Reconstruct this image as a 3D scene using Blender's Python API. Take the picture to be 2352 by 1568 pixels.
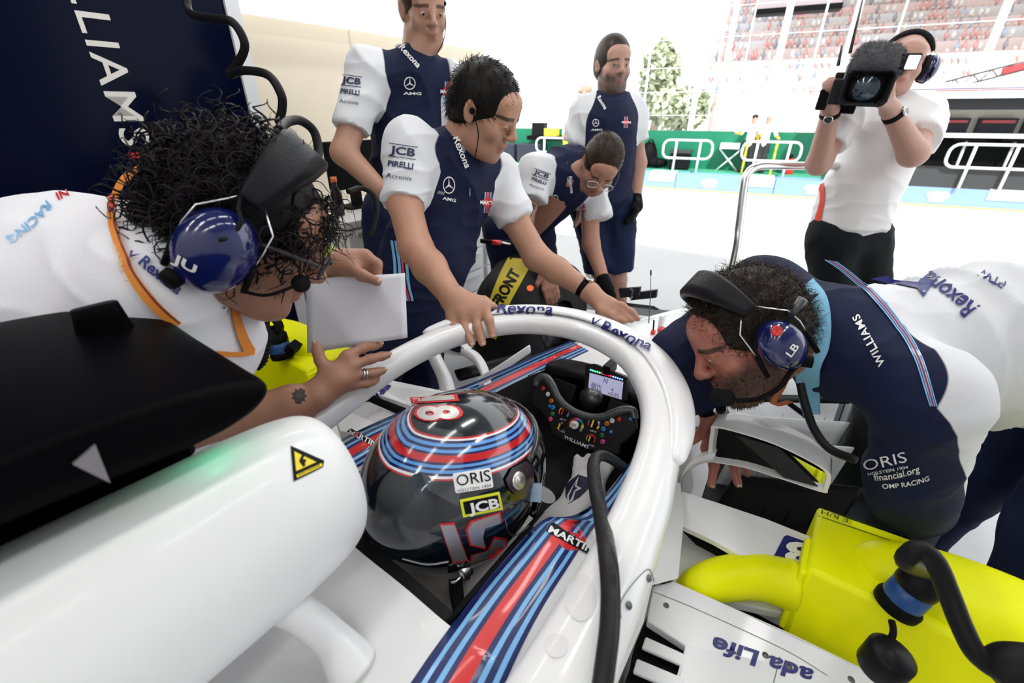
import bpy, bmesh, math, random
import numpy as np
from mathutils import Vector, Matrix
from mathutils.bvhtree import BVHTree
random.seed(7); RNG = np.random.default_rng(7)
SC = bpy.context.scene
for o in list(bpy.data.objects): bpy.data.objects.remove(o)
# ---------------------------------------------------------------- camera
F_PX, PITCH, CAM_H = 1030.0, math.radians(27), 1.35
cd = bpy.data.cameras.new('camera'); cam = bpy.data.objects.new('camera', cd)
SC.collection.objects.link(cam); SC.camera = cam
cam.location = (0, 0, CAM_H); cam.rotation_euler = (math.radians(90)-PITCH, 0, 0)
cd.sensor_width = 36; cd.lens = F_PX/2352*36; cd.clip_start = .02; cd.clip_end = 400
cd.dof.use_dof = True; cd.dof.focus_distance = 1.0; cd.dof.aperture_fstop = 4.0
# ---------------------------------------------------------------- light
SC.view_settings.view_transform = 'Standard'; SC.view_settings.look = 'None'
SC.view_settings.gamma = 1; SC.view_settings.use_curve_mapping = False
SC.view_settings.exposure = 0.0
w = bpy.data.worlds.new('sky'); SC.world = w; w.use_nodes = True
wb = w.node_tree.nodes['Background']; wb.inputs[0].default_value = (.93, .97, 1, 1); wb.inputs[1].default_value = 2.1
sd = bpy.data.lights.new('sun', 'SUN'); sd.energy = 5.5; sd.angle = math.radians(3); sd.color = (1, .95, .88)
sun = bpy.data.objects.new('sun', sd); SC.collection.objects.link(sun)
sun.rotation_euler = (math.radians(42), math.radians(-14), math.radians(20)); sun.location = (3, 12, 8)
# ---------------------------------------------------------------- frames
CT, ST = math.cos(PITCH), math.sin(PITCH)
CAM = np.array([0, 0, CAM_H])
def ray(x, y):
    u = (x-1176)/F_PX; v = (784-y)/F_PX
    return np.array([u, CT+v*ST, -ST+v*CT])
def P(x, y, d): return CAM + ray(x, y)*d
def Pz(x, y, z): r = ray(x, y); return CAM + r*((z-CAM_H)/r[2])
def Py(x, y, Y): r = ray(x, y); return CAM + r*(Y/r[1])
def CV(x, y, z):                     # vector given in the camera's axes (right, up, towards viewer)
    return np.array([x, y*ST - z*CT, y*CT + z*ST])
PHI = math.radians(36.5)
AX = np.array([math.sin(PHI), math.cos(PHI), 0]); RX = np.array([math.cos(PHI), -math.sin(PHI), 0])
O0 = P(1040, 1100, .82)*np.array([1, 1, 0])
def C(f, r, z): return O0 + AX*f + RX*r + np.array([0, 0, z])     # car frame: forward, right, up
def car(p): d = p-O0; return np.array([d@AX, d@RX, p[2]])
def Pr(x, y, r): d = ray(x, y); return CAM + d*((r-(CAM-O0)@RX)/(d@RX))
def proj(p):
    q = np.asarray(p)-CAM; dep = q[1]*CT-q[2]*ST
    return 1176+F_PX*q[0]/dep, 784-F_PX*(q[1]*ST+q[2]*CT)/dep, dep
def nrm(v): v = np.asarray(v, float); return v/max(1e-9, np.linalg.norm(v))
# ---------------------------------------------------------------- materials
MATS = {}
def mat(name, col, rough=.5, metal=0, coat=0, bump=0, bscale=200, emis=None, estr=1, trans=0, alpha=1, mottle=0, mscale=6, sheen=0, sss=0, spec=.5):
    if name in MATS: return MATS[name]
    m = bpy.data.materials.new(name); m.use_nodes = True; nt = m.node_tree
    b = nt.nodes['Principled BSDF']; I = b.inputs
    I['Base Color'].default_value = (*col, 1); I['Roughness'].default_value = rough; I['Metallic'].default_value = metal
    I['Coat Weight'].default_value = coat; I['Coat Roughness'].default_value = .06
    I['Transmission Weight'].default_value = trans; I['Alpha'].default_value = alpha
    I['Sheen Weight'].default_value = sheen; I['Specular IOR Level'].default_value = min(spec, .12+3*max(col)) if not coat else spec
    if sss: I['Subsurface Weight'].default_value = sss; I['Subsurface Radius'].default_value = (.01, .004, .002)
    if emis: I['Emission Color'].default_value = (*emis, 1); I['Emission Strength'].default_value = estr
    if bump or mottle:
        tc = nt.nodes.new('ShaderNodeTexCoord')
        n = nt.nodes.new('ShaderNodeTexNoise'); nt.links.new(tc.outputs['Object'], n.inputs['Vector'])
        if bump:
            n.inputs['Scale'].default_value = bscale; n.inputs['Detail'].default_value = 4
            bp = nt.nodes.new('ShaderNodeBump'); bp.inputs['Strength'].default_value = bump; bp.inputs['Distance'].default_value = .004
            nt.links.new(n.outputs[0], bp.inputs['Height']); nt.links.new(bp.outputs[0], I['Normal'])
        if mottle:
            n2 = nt.nodes.new('ShaderNodeTexNoise'); nt.links.new(tc.outputs['Object'], n2.inputs['Vector'])
            n2.inputs['Scale'].default_value = mscale; n2.inputs['Detail'].default_value = 5
            mx = nt.nodes.new('ShaderNodeMix'); mx.data_type = 'RGBA'; mx.inputs[6].default_value = (*col, 1)
            mx.inputs[7].default_value = (*[c*(1-mottle) for c in col], 1)
            nt.links.new(n2.outputs[0], mx.inputs[0]); nt.links.new(mx.outputs[2], I['Base Color'])
    MATS[name] = m; return m
def attr_mat(name, base, layers, rough=.6, bump=0, bscale=200, coat=0, sheen=0, sss=0, mottle=0, mscale=20, metal=0):
    """colour layers switched by vertex attributes: (attribute, colour, softness, amount)"""
    if name in MATS: return MATS[name]
    m = mat(name, base, rough, metal, coat, bump, bscale, sheen=sheen, sss=sss, mottle=mottle, mscale=mscale); nt = m.node_tree
    b = nt.nodes['Principled BSDF']; s = b.inputs['Base Color']
    cur = s.links[0].from_socket if s.links else None
    for at, col, soft, amt in layers:
        a = nt.nodes.new('ShaderNodeAttribute'); a.attribute_name = at
        r = nt.nodes.new('ShaderNodeMapRange'); r.inputs[1].default_value = -soft; r.inputs[2].default_value = soft
        r.inputs[3].default_value = 0; r.inputs[4].default_value = amt
        nt.links.new(a.outputs['Fac'], r.inputs[0])
        mx = nt.nodes.new('ShaderNodeMix'); mx.data_type = 'RGBA'
        if cur: nt.links.new(cur, mx.inputs[6])
        else: mx.inputs[6].default_value = (*base, 1)
        mx.inputs[7].default_value = (*col, 1)
        nt.links.new(r.outputs[0], mx.inputs[0]); cur = mx.outputs[2]
    nt.links.new(cur, s); return m
NAVY = (.012, .02, .075); LBLUE = (.22, .52, .86); RED = (.72, .02, .025); WHITE = (.88, .88, .9); TXTBLUE = (.01, .014, .16)
M_white = mat('car_white', (.87, .87, .88), .28, coat=.5)
M_white2 = mat('panel_white', (.84, .845, .85), .35, coat=.25)
M_navy = mat('decal_navy', (.008, .02, .12), .35, coat=.3); M_lb = mat('decal_light_blue', (.2, .5, .85), .35, coat=.3)
M_red = mat('decal_red', (.7, .018, .02), .35, coat=.3); M_txt = mat('decal_text_blue', TXTBLUE, .4)
M_wtxt = mat('decal_white', (.88, .88, .88), .45); M_btxt = mat('decal_black', (.006, .006, .007), .4)
M_carbon = mat('carbon_black', (.006, .006, .007), .38, spec=.15); M_blackm = mat('matt_black', (.005, .005, .0055), .6, spec=.08)
M_rubber = mat('black_rubber', (.008, .008, .009), .45, bump=.15, bscale=60, spec=.15)
M_metal = mat('bright_metal', (.75, .75, .76), .22, 1); M_dmetal = mat('dark_metal', (.12, .12, .125), .35, .9)
M_yellow = mat('neon_yellow', (.97, 1.0, .0), .4, spec=.2); M_mglass = mat('mirror_glass', (.8, .85, .8), .03, 1)
M_decyel = mat('decal_yellow', (.9, .68, .01), .4)
# ---------------------------------------------------------------- objects
WO = {}
def link(o, parent, wo):
    SC.collection.objects.link(o); WO[o] = Vector(wo)
    if parent is not None: o.parent = parent; o.location = WO[o]-WO[parent]
    else: o.location = wo
def tag(o, label, cat=None, group=None, kind=None):
    if label: o['label'] = label
    if cat: o['category'] = cat
    if group: o['group'] = group
    if kind: o['kind'] = kind
    return o
def thing(name, label, cat, loc, group=None):
    o = bpy.data.objects.new(name, None); o.empty_display_size = .05; link(o, None, [float(t) for t in loc]); return tag(o, label, cat, group)
def mk(name, V, Fc, m=None, parent=None, smooth=True, attrs=None, origin=None, thick=0, bevel=0, autos=None):
    V = np.asarray(V, float)
    wo = (V.min(0)+V.max(0))/2 if origin is None else np.asarray(origin, float)
    me = bpy.data.meshes.new(name)
    me.from_pydata((V-wo).tolist() if len(V) < 4000 else (V-wo), [], Fc if isinstance(Fc, list) else Fc.tolist())
    if attrs:
        for k, a in attrs.items():
            at = me.attributes.new(k, 'FLOAT', 'POINT'); at.data.foreach_set('value', np.asarray(a, np.float32))
    if m: me.materials.append(m)
    if smooth:
        me.polygons.foreach_set('use_smooth', [True]*len(me.polygons))
        if autos: me.set_sharp_from_angle(angle=math.radians(autos))
    o = bpy.data.objects.new(name, me); link(o, parent, [float(t) for t in wo])
    if thick:
        s = o.modifiers.new('s', 'SOLIDIFY'); s.thickness = thick; s.offset = 0
    if bevel:
        s = o.modifiers.new('b', 'BEVEL'); s.width = bevel; s.segments = 2; s.limit_method = 'ANGLE'; s.angle_limit = .6
    return o
def fixn(o):
    bm = bmesh.new(); bm.from_mesh(o.data); bmesh.ops.recalc_face_normals(bm, faces=bm.faces); bm.to_mesh(o.data); bm.free(); return o
def cr(pts, n, closed=False):
    """Catmull-Rom resample to n points"""
    p = np.asarray(pts, float); m = len(p)
    if m == 2 and not closed: t = np.linspace(0, 1, n)[:, None]; return p[0]*(1-t)+p[1]*t
    t = np.linspace(0, m if closed else m-1, n, endpoint=not closed)
    i = np.minimum(t.astype(int), m-1 if closed else m-2); u = (t-i)[:, None] if p.ndim == 2 else (t-i)
    g = (lambda k: p[k % m]) if closed else (lambda k: p[np.clip(k, 0, m-1)])
    a, b, c, d = g(i-1), g(i), g(i+1), g(i+2)
    if not closed:
        a = np.where((i == 0)[:, None] if p.ndim == 2 else i == 0, 2*b-c, a); d = np.where((i == m-2)[:, None] if p.ndim == 2 else i == m-2, 2*c-b, d)
    return .5*((2*b)+(c-a)*u+(2*a-5*b+4*c-d)*u*u+(3*b-a-3*c+d)*u**3)
def grid_faces(nu, nv, cv=False, cu=False):
    Fc = []
    for i in range(nu if cu else nu-1):
        for j in range(nv if cv else nv-1):
            a, b = i*nv+j, i*nv+(j+1) % nv; i2 = (i+1) % nu
            Fc.append((a, b, i2*nv+(j+1) % nv, i2*nv+j))
    return Fc
def loft(secs, nu=40, nv=40, closed=False, cap=True):
    S = np.array([cr(s, nv, closed) for s in secs])
    S = np.stack([cr(S[:, j], nu) for j in range(nv)], 1)
    V = S.reshape(-1, 3); Fc = grid_faces(nu, nv, closed)
    if closed and cap:
        n = len(V); V = np.vstack([V, S[0].mean(0), S[-1].mean(0)])
        for j in range(nv):
            Fc.append((n, (j+1) % nv, j)); b = (nu-1)*nv; Fc.append((n+1, b+j, b+(j+1) % nv))
    return V, Fc
def frames(path):
    T = np.gradient(path, axis=0); T /= np.linalg.norm(T, axis=1)[:, None]+1e-12
    n = nrm(np.cross(T[0], [0, 0, 1] if abs(T[0][2]) < .9 else [1, 0, 0])); N = []
    for t in T: n = nrm(n-t*(n@t)); N.append(n)
    N = np.array(N); return T, N, np.cross(T, N)
def tube(path, rad, ns=10, n=None, cap=True):
    path = np.asarray(path, float)
    if n: rr = np.interp(np.linspace(0, 1, n), np.linspace(0, 1, len(np.atleast_1d(rad))), np.atleast_1d(rad)); path = cr(path, n)
    else: rr = np.interp(np.linspace(0, 1, len(path)), np.linspace(0, 1, len(np.atleast_1d(rad))), np.atleast_1d(rad))
    T, N, B = frames(path); a = np.arange(ns)*2*math.pi/ns
    V = (path[:, None]+rr[:, None, None]*(np.cos(a)[None, :, None]*N[:, None]+np.sin(a)[None, :, None]*B[:, None])).reshape(-1, 3)
    Fc = grid_faces(len(path), ns, True)
    if cap: Fc += [tuple(range(ns))[::-1], tuple((len(path)-1)*ns+j for j in range(ns))]
    return V, Fc
def sweep(path, secs, up, n=60, nv=24):
    """closed section [(side,up)] swept along path; up = list of up vectors; secs one or several"""
    path = np.asarray(path, float); L = len(path)
    secs = [secs]*L if np.ndim(secs) == 2 else secs
    S = []
    T = np.gradient(cr(path, L), axis=0)
    for i in range(L):
        t = nrm(T[i]); u = nrm(up[i]-t*(t@up[i])); s = np.cross(t, u)
        S.append([path[i]+s*a+u*b for a, b in secs[i]])
    return loft(S, n, nv, True)
def rrect(w, h, r, n=4):
    pts = []
    for cx, cy, a0 in ((w/2-r, h/2-r, 0), (-w/2+r, h/2-r, 90), (-w/2+r, -h/2+r, 180), (w/2-r, -h/2+r, 270)):
        for k in range(n+1):
            a = math.radians(a0+90*k/n); pts.append((cx+r*math.cos(a), cy+r*math.sin(a)))
    return pts
def basis(o, x, y, z): m = np.eye(4); m[:3, 0], m[:3, 1], m[:3, 2], m[:3, 3] = x, y, z, o; return m
def lookm(o, fwd, up):
    f = nrm(fwd); r = nrm(np.cross(f, up)); return basis(o, r, f, np.cross(r, f))
def tf(M, pts): p = np.atleast_2d(np.asarray(pts, float)); return p@M[:3, :3].T+M[:3, 3]
def prism(poly, M, h, z0=0):
    """polygon in local xy extruded from z0 by h, placed by M"""
    n = len(poly); V = [(a, b, z0) for a, b in poly]+[(a, b, z0+h) for a, b in poly]
    Fc = [tuple(range(n))[::-1], tuple(range(n, 2*n))]+[(i, (i+1) % n, n+(i+1) % n, n+i) for i in range(n)]
    return tf(M, V), Fc
def prism3(pts, vec):
    """3-D polygon extruded along vec"""
    p = np.asarray(pts, float); n = len(p)
    Fc = [tuple(range(n))[::-1], tuple(range(n, 2*n))]+[(i, (i+1) % n, n+(i+1) % n, n+i) for i in range(n)]
    return np.vstack([p, p+np.asarray(vec)]), Fc
def boxm(M, sx, sy, sz, c=(0, 0, 0)):
    return prism([(c[0]-sx/2, c[1]-sy/2), (c[0]+sx/2, c[1]-sy/2), (c[0]+sx/2, c[1]+sy/2), (c[0]-sx/2, c[1]+sy/2)], M, sz, c[2]-sz/2)
def lathe(prof, M, n=32):
    """profile [(radius,z)] turned about the local z of M"""
    a = np.arange(n)*2*math.pi/n
    V = [(r*math.cos(t), r*math.sin(t), z) for r, z in prof for t in a]
    Fc = grid_faces(len(prof), n, True); return tf(M, V), Fc
def join(parts):
    V = []; Fc = []; k = 0
    for v, f in parts:
        V.append(np.asarray(v)); Fc += [tuple(i+k for i in q) for q in f]; k += len(v)
    return np.vstack(V), Fc
def axm(o, z):
    z = nrm(z); x = nrm(np.cross([0, 0, 1] if abs(z[2]) < .9 else [1, 0, 0], z)); return basis(o, x, np.cross(z, x), z)
# ---------------------------------------------------------------- implicit bodies (one continuous skin)
class Sd:
    def __init__(s): s.pr = []
    def cap(s, a, b, ra, rb=None, k=.015, tag=0, sub=False, fa=False, fb=False):
        s.pr.append(('c', np.asarray(a, float), np.asarray(b, float), ra, ra if rb is None else rb, k, tag, sub, fa, fb)); return s
    def chain(s, pts, rad, k=.012, tag=0, **kw):
        for i in range(len(pts)-1): s.cap(pts[i], pts[i+1], rad[i], rad[i+1], k, tag, **kw)
        return s
    def ell(s, c, r, M=None, k=.015, tag=0, sub=False):
        r = np.asarray([r]*3 if np.isscalar(r) else r, float)
        s.pr.append(('e', np.asarray(c, float), r, np.eye(3) if M is None else np.asarray(M)[:3, :3], None, k, tag, sub)); return s
    @staticmethod
    def d(p, X):
        if p[0] == 'c':
            _, a, b, ra, rb = p[:5]; ab = b-a; L2 = max(ab@ab, 1e-12); q = X-a
            tr = (q@ab)/L2; t = np.clip(tr, 0, 1)
            dd = np.sqrt(((q-t[..., None]*ab)**2).sum(-1))-(ra+(rb-ra)*t)
            L = math.sqrt(L2)
            if p[8]: dd = np.maximum(dd, -tr*L)
            if p[9]: dd = np.maximum(dd, (tr-1)*L)
            return dd
        q = (X-p[1])@p[3]; r = p[2]
        k0 = np.sqrt(((q/r)**2).sum(-1)); k1 = np.sqrt(((q/r**2)**2).sum(-1))+1e-9
        return k0*(k0-1)/k1
    def bb(s, p):
        if p[0] == 'c':
            r = max(p[3], p[4]); return np.minimum(p[1], p[2])-r, np.maximum(p[1], p[2])+r
        e = np.sqrt(((p[3]*p[2])**2).sum(1)); return p[1]-e, p[1]+e
    def mesh(s, vox, smooth=1, lo=None, hi=None):
        B = [s.bb(p) for p in s.pr if not p[7]]
        l = np.min([b[0] for b in B], 0)-3*vox; h = np.max([b[1] for b in B], 0)+3*vox
        if lo is not None: l = np.maximum(l, lo)
        if hi is not None: h = np.minimum(h, hi)
        n = np.ceil((h-l)/vox).astype(int)+1
        D = np.full(n, .2, np.float32)
        for p in s.pr:
            b0, b1 = s.bb(p); pad = p[5]+3*vox
            i0 = np.clip(np.floor((b0-pad-l)/vox).astype(int), 0, n); i1 = np.clip(np.ceil((b1+pad-l)/vox).astype(int)+1, 0, n)
            if (i1 <= i0).any(): continue
            ax = [l[k]+vox*np.arange(i0[k], i1[k]) for k in range(3)]
            X = np.stack(np.meshgrid(*ax, indexing='ij'), -1)
            d = s.d(p, X); sl = tuple(slice(i0[k], i1[k]) for k in range(3)); W = D[sl]; k = p[5]
            if p[7]:
                e = -d; hh = np.maximum(k-np.abs(W-e), 0)/k; D[sl] = np.maximum(W, e)+hh*hh*k/4
            else:
                hh = np.maximum(k-np.abs(W-d), 0)/k; D[sl] = np.minimum(W, d)-hh*hh*k/4
        return surfnet(D, l, vox, smooth)
    def dist(s, X, tagv):
        r = np.full(len(X), 9.)
        for p in s.pr:
            if p[6] == tagv and not p[7]: r = np.minimum(r, s.d(p, X))
        return r
def surfnet(D, l, vox, smooth):
    S = D < 0; n = np.array(D.shape)
    c = np.zeros(n-1, np.int8)
    for a in (0, 1):
        for b in (0, 1):
            for e in (0, 1): c += S[a:n[0]-1+a, b:n[1]-1+b, e:n[2]-1+e]
    act = (c > 0) & (c < 8); idx = np.argwhere(act); N = len(idx)
    acc = np.zeros((N, 3)); cnt = np.zeros(N)
    cor = [np.array(((k >> 2) & 1, (k >> 1) & 1, k & 1)) for k in range(8)]
    val = [D[tuple((idx+q).T)].astype(float) for q in cor]
    for i in range(8):
        for j in range(i+1, 8):
            if np.abs(cor[i]-cor[j]).sum() != 1: continue
            m = (val[i] < 0) != (val[j] < 0)
            t = np.where(m, val[i]/(val[i]-val[j]+1e-20), 0)
            acc += np.where(m[:, None], cor[i]+(cor[j]-cor[i])*t[:, None], 0); cnt += m
    V = l+vox*(idx+acc/cnt[:, None])
    vid = np.full(n-1, -1, np.int64); vid[tuple(idx.T)] = np.arange(N)
    Q = []
    for ax in range(3):
        s0 = [slice(None)]*3; s1 = [slice(None)]*3; s0[ax] = slice(0, -1); s1[ax] = slice(1, None)
        A, Bq = S[tuple(s0)], S[tuple(s1)]
        e = np.argwhere(A != Bq); o1, o2 = [k for k in range(3) if k != ax]
        ok = (e[:, o1] > 0) & (e[:, o2] > 0) & (e[:, o1] < n[o1]-1) & (e[:, o2] < n[o2]-1); e = e[ok]
        inside = A[tuple(e.T)]
        def cell(d1, d2):
            q = e.copy(); q[:, o1] -= d1; q[:, o2] -= d2; return vid[tuple(q.T)]
        q = np.stack([cell(1, 1), cell(0, 1), cell(0, 0), cell(1, 0)], 1)
        fl = inside if ax != 1 else ~inside
        q[~fl] = q[~fl][:, ::-1]; Q.append(q)
    Q = np.vstack(Q); Q = Q[(Q >= 0).all(1)]
    for _ in range(smooth): V = lap(V, Q, .5)
    return V, Q
def lap(V, Q, lam):
    a = np.concatenate([Q[:, i] for i in range(4)]); b = np.concatenate([Q[:, (i+1) % 4] for i in range(4)])
    s = np.zeros_like(V); k = np.zeros(len(V))
    for x, y in ((a, b), (b, a)):
        for d in range(3): s[:, d] += np.bincount(x, V[y, d], len(V))
        k += np.bincount(x, minlength=len(V))
    return V+lam*(s/np.maximum(k, 1)[:, None]-V)
def vnorm(V, Q):
    n = np.cross(V[Q[:, 2]]-V[Q[:, 0]], V[Q[:, 3]]-V[Q[:, 1]]); N = np.zeros_like(V)
    for i in range(4):
        for d in range(3): N[:, d] += np.bincount(Q[:, i], n[:, d], len(V))
    return N/(np.linalg.norm(N, axis=1)[:, None]+1e-12)
def wob(V, sc, seed=0):
    """cheap smooth noise, about -1..1"""
    r = np.random.default_rng(seed); o = 0
    for k in range(5):
        d = nrm(r.normal(size=3))*sc*r.uniform(.6, 1.7); o = o+np.sin(V@d+r.uniform(0, 6)+1.3*np.sin(V@(nrm(r.normal(size=3))*sc*.7)+r.uniform(0, 6)))
    return o/3.2
# ---------------------------------------------------------------- decals laid onto surfaces
def bvh_of(objs):
    V = []; Fc = []; k = 0
    dg = bpy.context.evaluated_depsgraph_get()
    for o in objs:
        me = o.evaluated_get(dg).to_mesh(); w = WO[o]
        V += [v.co+w for v in me.vertices]; Fc += [tuple(i+k for i in p.vertices) for p in me.polygons]; k = len(V)
    return BVHTree.FromPolygons(V, Fc)
def project(px, bvh, off=.0012, plane=None):
    """pixel points -> points on the surface; misses take the depth of the nearest hit neighbour"""
    out = []; miss = []; last = None
    for i, (x, y) in enumerate(px):
        d = Vector(ray(x, y)); L = d.length
        h, n, _, t = bvh.ray_cast(Vector(CAM), d/L)
        if h is None: out.append(None); miss.append(i); continue
        if n.dot(d) > 0: n = -n
        out.append(np.array(h+n*off)); last = t/L
    if len(miss) == len(px):
        print('MISS', px[0]); best = None
        for d in np.linspace(.3, 3, 120):
            q = Vector(P(px[0][0], px[0][1], d)); h = bvh.find_nearest(q)
            if h[0] is not None and (best is None or h[3] < best[0]): best = (h[3], d)
        return np.array([P(a, b, best[1]) for a, b in px])
    good = [i for i, o in enumerate(out) if o is not None]
    pg = np.array([px[i] for i in good])
    for i in miss:
        j = good[int(np.argmin(((pg-np.array(px[i]))**2).sum(1)))]
        out[i] = P(px[i][0], px[i][1], proj(out[j])[2])
    return np.array(out)
def decal_mesh(name, V2, Fc, bvh, m, parent, off=.0012, sub=14):
    bm = bmesh.new(); vs = [bm.verts.new((a, b, 0)) for a, b in V2]
    for f in Fc:
        try: bm.faces.new([vs[i] for i in f])
        except ValueError: pass
    bmesh.ops.triangulate(bm, faces=bm.faces)
    for _ in range(4):
        e = [e for e in bm.edges if e.calc_length() > sub]
        if not e: break
        bmesh.ops.subdivide_edges(bm, edges=e, cuts=1); bmesh.ops.triangulate(bm, faces=bm.faces)
    bm.verts.ensure_lookup_table(); bm.verts.index_update()
    px = [(v.co.x, v.co.y) for v in bm.verts]; Fo = [tuple(v.index for v in f.verts) for f in bm.faces]; bm.free()
    return mk(name, project(px, bvh, off), Fo, m, parent, smooth=True)
_tc = {}
def text2d(s, bold=0, shear=0, space=1):
    k = (s, bold, shear, space)
    if k in _tc: return _tc[k]
    cu = bpy.data.curves.new('t', 'FONT'); cu.body = s; cu.offset = bold; cu.shear = shear; cu.space_character = space; cu.resolution_u = 3
    o = bpy.data.objects.new('t', cu); SC.collection.objects.link(o)
    bpy.context.view_layer.update()
    me = o.evaluated_get(bpy.context.evaluated_depsgraph_get()).to_mesh()
    V = np.array([v.co[:2] for v in me.vertices]); Fc = [tuple(p.vertices) for p in me.polygons]
    bpy.data.objects.remove(o); bpy.data.curves.remove(cu)
    V[:, 0] = (V[:, 0]-V[:, 0].min())/(np.ptp(V[:, 0])+1e-9); _tc[k] = (V, Fc); return V, Fc
CAPH = .69
def text_px(s, p0, p1, h, bvh, m, parent, bold=.012, shear=0, space=1, up=None, name='lettering', off=.0015, curve=0, sub=14):
    """text from pixel p0 to p1 (baseline), cap height h px, laid on the surface"""
    V, Fc = text2d(s, bold, shear, space); p0 = np.array(p0, float); p1 = np.array(p1, float)
    d = p1-p0; u = np.array([d[1], -d[0]]) if up is None else np.array(up, float); u = u/np.linalg.norm(u)*h/CAPH
    t = V[:, 0]
    V2 = p0+t[:, None]*d+V[:, 1:2]*u+(4*t*(1-t)*curve)[:, None]*(u/np.linalg.norm(u))
    return decal_mesh(name, V2, Fc, bvh, m, parent, off, sub)
def text_3d(s, o, ux, uy, w, h, m, parent, bold=.01, shear=0, space=1, name='lettering', off=.001):
    V, Fc = text2d(s, bold, shear, space); ux = nrm(ux); uy = nrm(uy); n = np.cross(ux, uy)
    return mk(name, np.asarray(o)+V[:, :1]*ux*w+V[:, 1:]/CAPH*uy*h+n*off, Fc, m, parent, smooth=False)
def poly_px(pts, bvh, m, parent, name='decal', off=.0012, sub=14):
    return decal_mesh(name, pts, [tuple(range(len(pts)))], bvh, m, parent, off, sub)
def strip_px(left, right, t0, t1, bvh, m, parent, name='stripe', n=24, off=.0012, nv=3):
    L = cr(left, n); R = cr(right, n); V2 = []
    for j in range(nv):
        t = t0+(t1-t0)*j/(nv-1); V2 += (L*(1-t)+R*t).tolist()
    return mk(name, project(V2, bvh, off), grid_faces(nv, n), m, parent)
MARTINI = [(0, .11, 0), (.11, .17, 1), (.17, .26, 0), (.26, .33, 1), (.33, .40, 0), (.40, .62, 2), (.62, .70, 0), (.70, .77, 1), (.77, .86, 0), (.86, .93, 1), (.93, 1, 0)]
def stripes_px(left, right, bvh, parent, n=24, off=.0012):
    for a, b, k in MARTINI: strip_px(left, right, a, b, bvh, (M_navy, M_lb, M_red)[k], parent, n=n, off=off)
# ================================================================ setting
def struct(name, V, Fc, m, label=None, parent=None, smooth=False, **k):
    o = mk(name, V, Fc, m, parent, smooth=smooth, **k)
    if parent is None: o['kind'] = 'structure'
    if label: o['label'] = label
    return o
def cbox(f0, f1, r0, r1, z0, z1):
    return prism3([C(f0, r0, z0), C(f1, r0, z0), C(f1, r1, z0), C(f0, r1, z0)], (0, 0, z1-z0))
M_floor = mat('garage_floor', (.62, .62, .63), .3, mottle=.12, mscale=3, coat=.2)
M_tarmac = mat('pit_tarmac', (.5, .5, .49), .85, bump=.3, bscale=80, mottle=.18, mscale=.7)
M_cream = mat('cream_wall', (.80, .71, .57), .6); M_lightwhite = mat('light_box', (1, 1, 1), .5, emis=(1, .99, .97), estr=1.3)
M_panel = mat('navy_gloss_panel', (.0015, .003, .016), .15, spec=.06)
RW = -1.9
struct('floor', *cbox(-3, 2.42, RW, 3, -.06, 0), M_floor, 'pale polished garage floor')
gp = [(-30, -6), (60, -6), (60, 80), (-60, 80)]
struct('ground', [(a, b, -.01) for a, b in gp], [(0, 1, 2, 3)], M_tarmac, 'pale sunlit pit lane tarmac')
struct('wall_left', *cbox(-3, 2.42, RW-.12, RW, 0, 3.0), M_cream, 'cream garage wall behind the mechanics')
struct('wall_rear', *cbox(-3.1, -3, RW, 3, 0, 3.0), mat('pale_wall', (.75, .75, .76), .6))
struct('wall_right', *cbox(-3, 1.2, 3, 3.1, 0, 3.0), mat('pale_wall', (.75, .75, .76), .6))
struct('ceiling', *cbox(-3.1, 2.42, RW, 3.1, 3.0, 3.1), mat('ceiling_paint', (.3, .3, .31), .7))
# faint joints on the cream wall
for k, f in enumerate((1.32, 1.95)):
    struct('trim_%d' % (k+1), *cbox(f, f+.008, RW, RW+.004, .9, 2.9), mat('joint_beige', (.7, .64, .54), .7))
struct('trim_3', *cbox(.66, 2.4, RW, RW+.005, 1.2, 1.206), mat('joint_beige', (.7, .64, .54), .7))
# bright fascia along the top of the wall
t = thing('light_fascia', 'glowing white overhead fascia running along the cream wall', 'light', C(1, RW, 1.8))
mk('fascia_box', *cbox(.69, 2.41, RW, RW+.1, 1.76, 2.6), M_lightwhite, t, smooth=False)
mk('fascia_edge', *cbox(.69, 2.41, RW, RW+.104, 1.735, 1.76), M_lightwhite, t, smooth=False)
# navy display panel with vertical lettering
t = thing('display_panel', 'tall glossy navy panel with white vertical lettering, left of the cream wall', 'panel', C(-.6, -1.82, 0))
bp = mk('panel_board', *cbox(-2.6, .665, -1.86, -1.80, 0, 2.9), M_panel, t, smooth=False)
mk('panel_frame', *cbox(.665, .72, -1.9, -1.785, 0, 2.9), mat('frame_silver', (.72, .74, .76), .35), t, smooth=False)
text_3d('WILLIAMS', C(.172, -1.80, 1.955), (0, 0, -1), AX, .715, .092, mat('panel_letter', (.72, .7, .66), .45), t, bold=.008, space=1.12, off=.002)
mk('red_mark', *cbox(.178, .25, -1.80, -1.797, 1.196, 1.216), M_red, t, smooth=False)
# ceiling strip lamps (they light the garage from above the frame)
M_lamps = {f: mat('lamp_diffuser_%d' % i, (1, 1, 1), .4, emis=(1, .985, .96), estr=e) for i, (f, e) in enumerate(((-2.6, 17.), (-1.7, 17.), (-.75, 8.), (.2, 12.), (1.2, 26.)))}
M_lampb = mat('lamp_body', (.8, .8, .8), .4)
for f in (-2.6, -1.7, -.75, .2, 1.2):
    for r in (-1.15, 0.05, 1.2):
        t = thing('ceiling_light', 'slim white strip lamp under the garage ceiling', 'lamp', C(f, r, 2.9), 'ceiling strip lamps')
        mk('housing', *cbox(f-.36, f+.36, r-.08, r+.08, 2.93, 3.0), M_lampb, t, smooth=False)
        mk('diffuser', *cbox(f-.34, f+.34, r-.06, r+.06, 2.905, 2.93), M_lamps[f], t, smooth=False)
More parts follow.
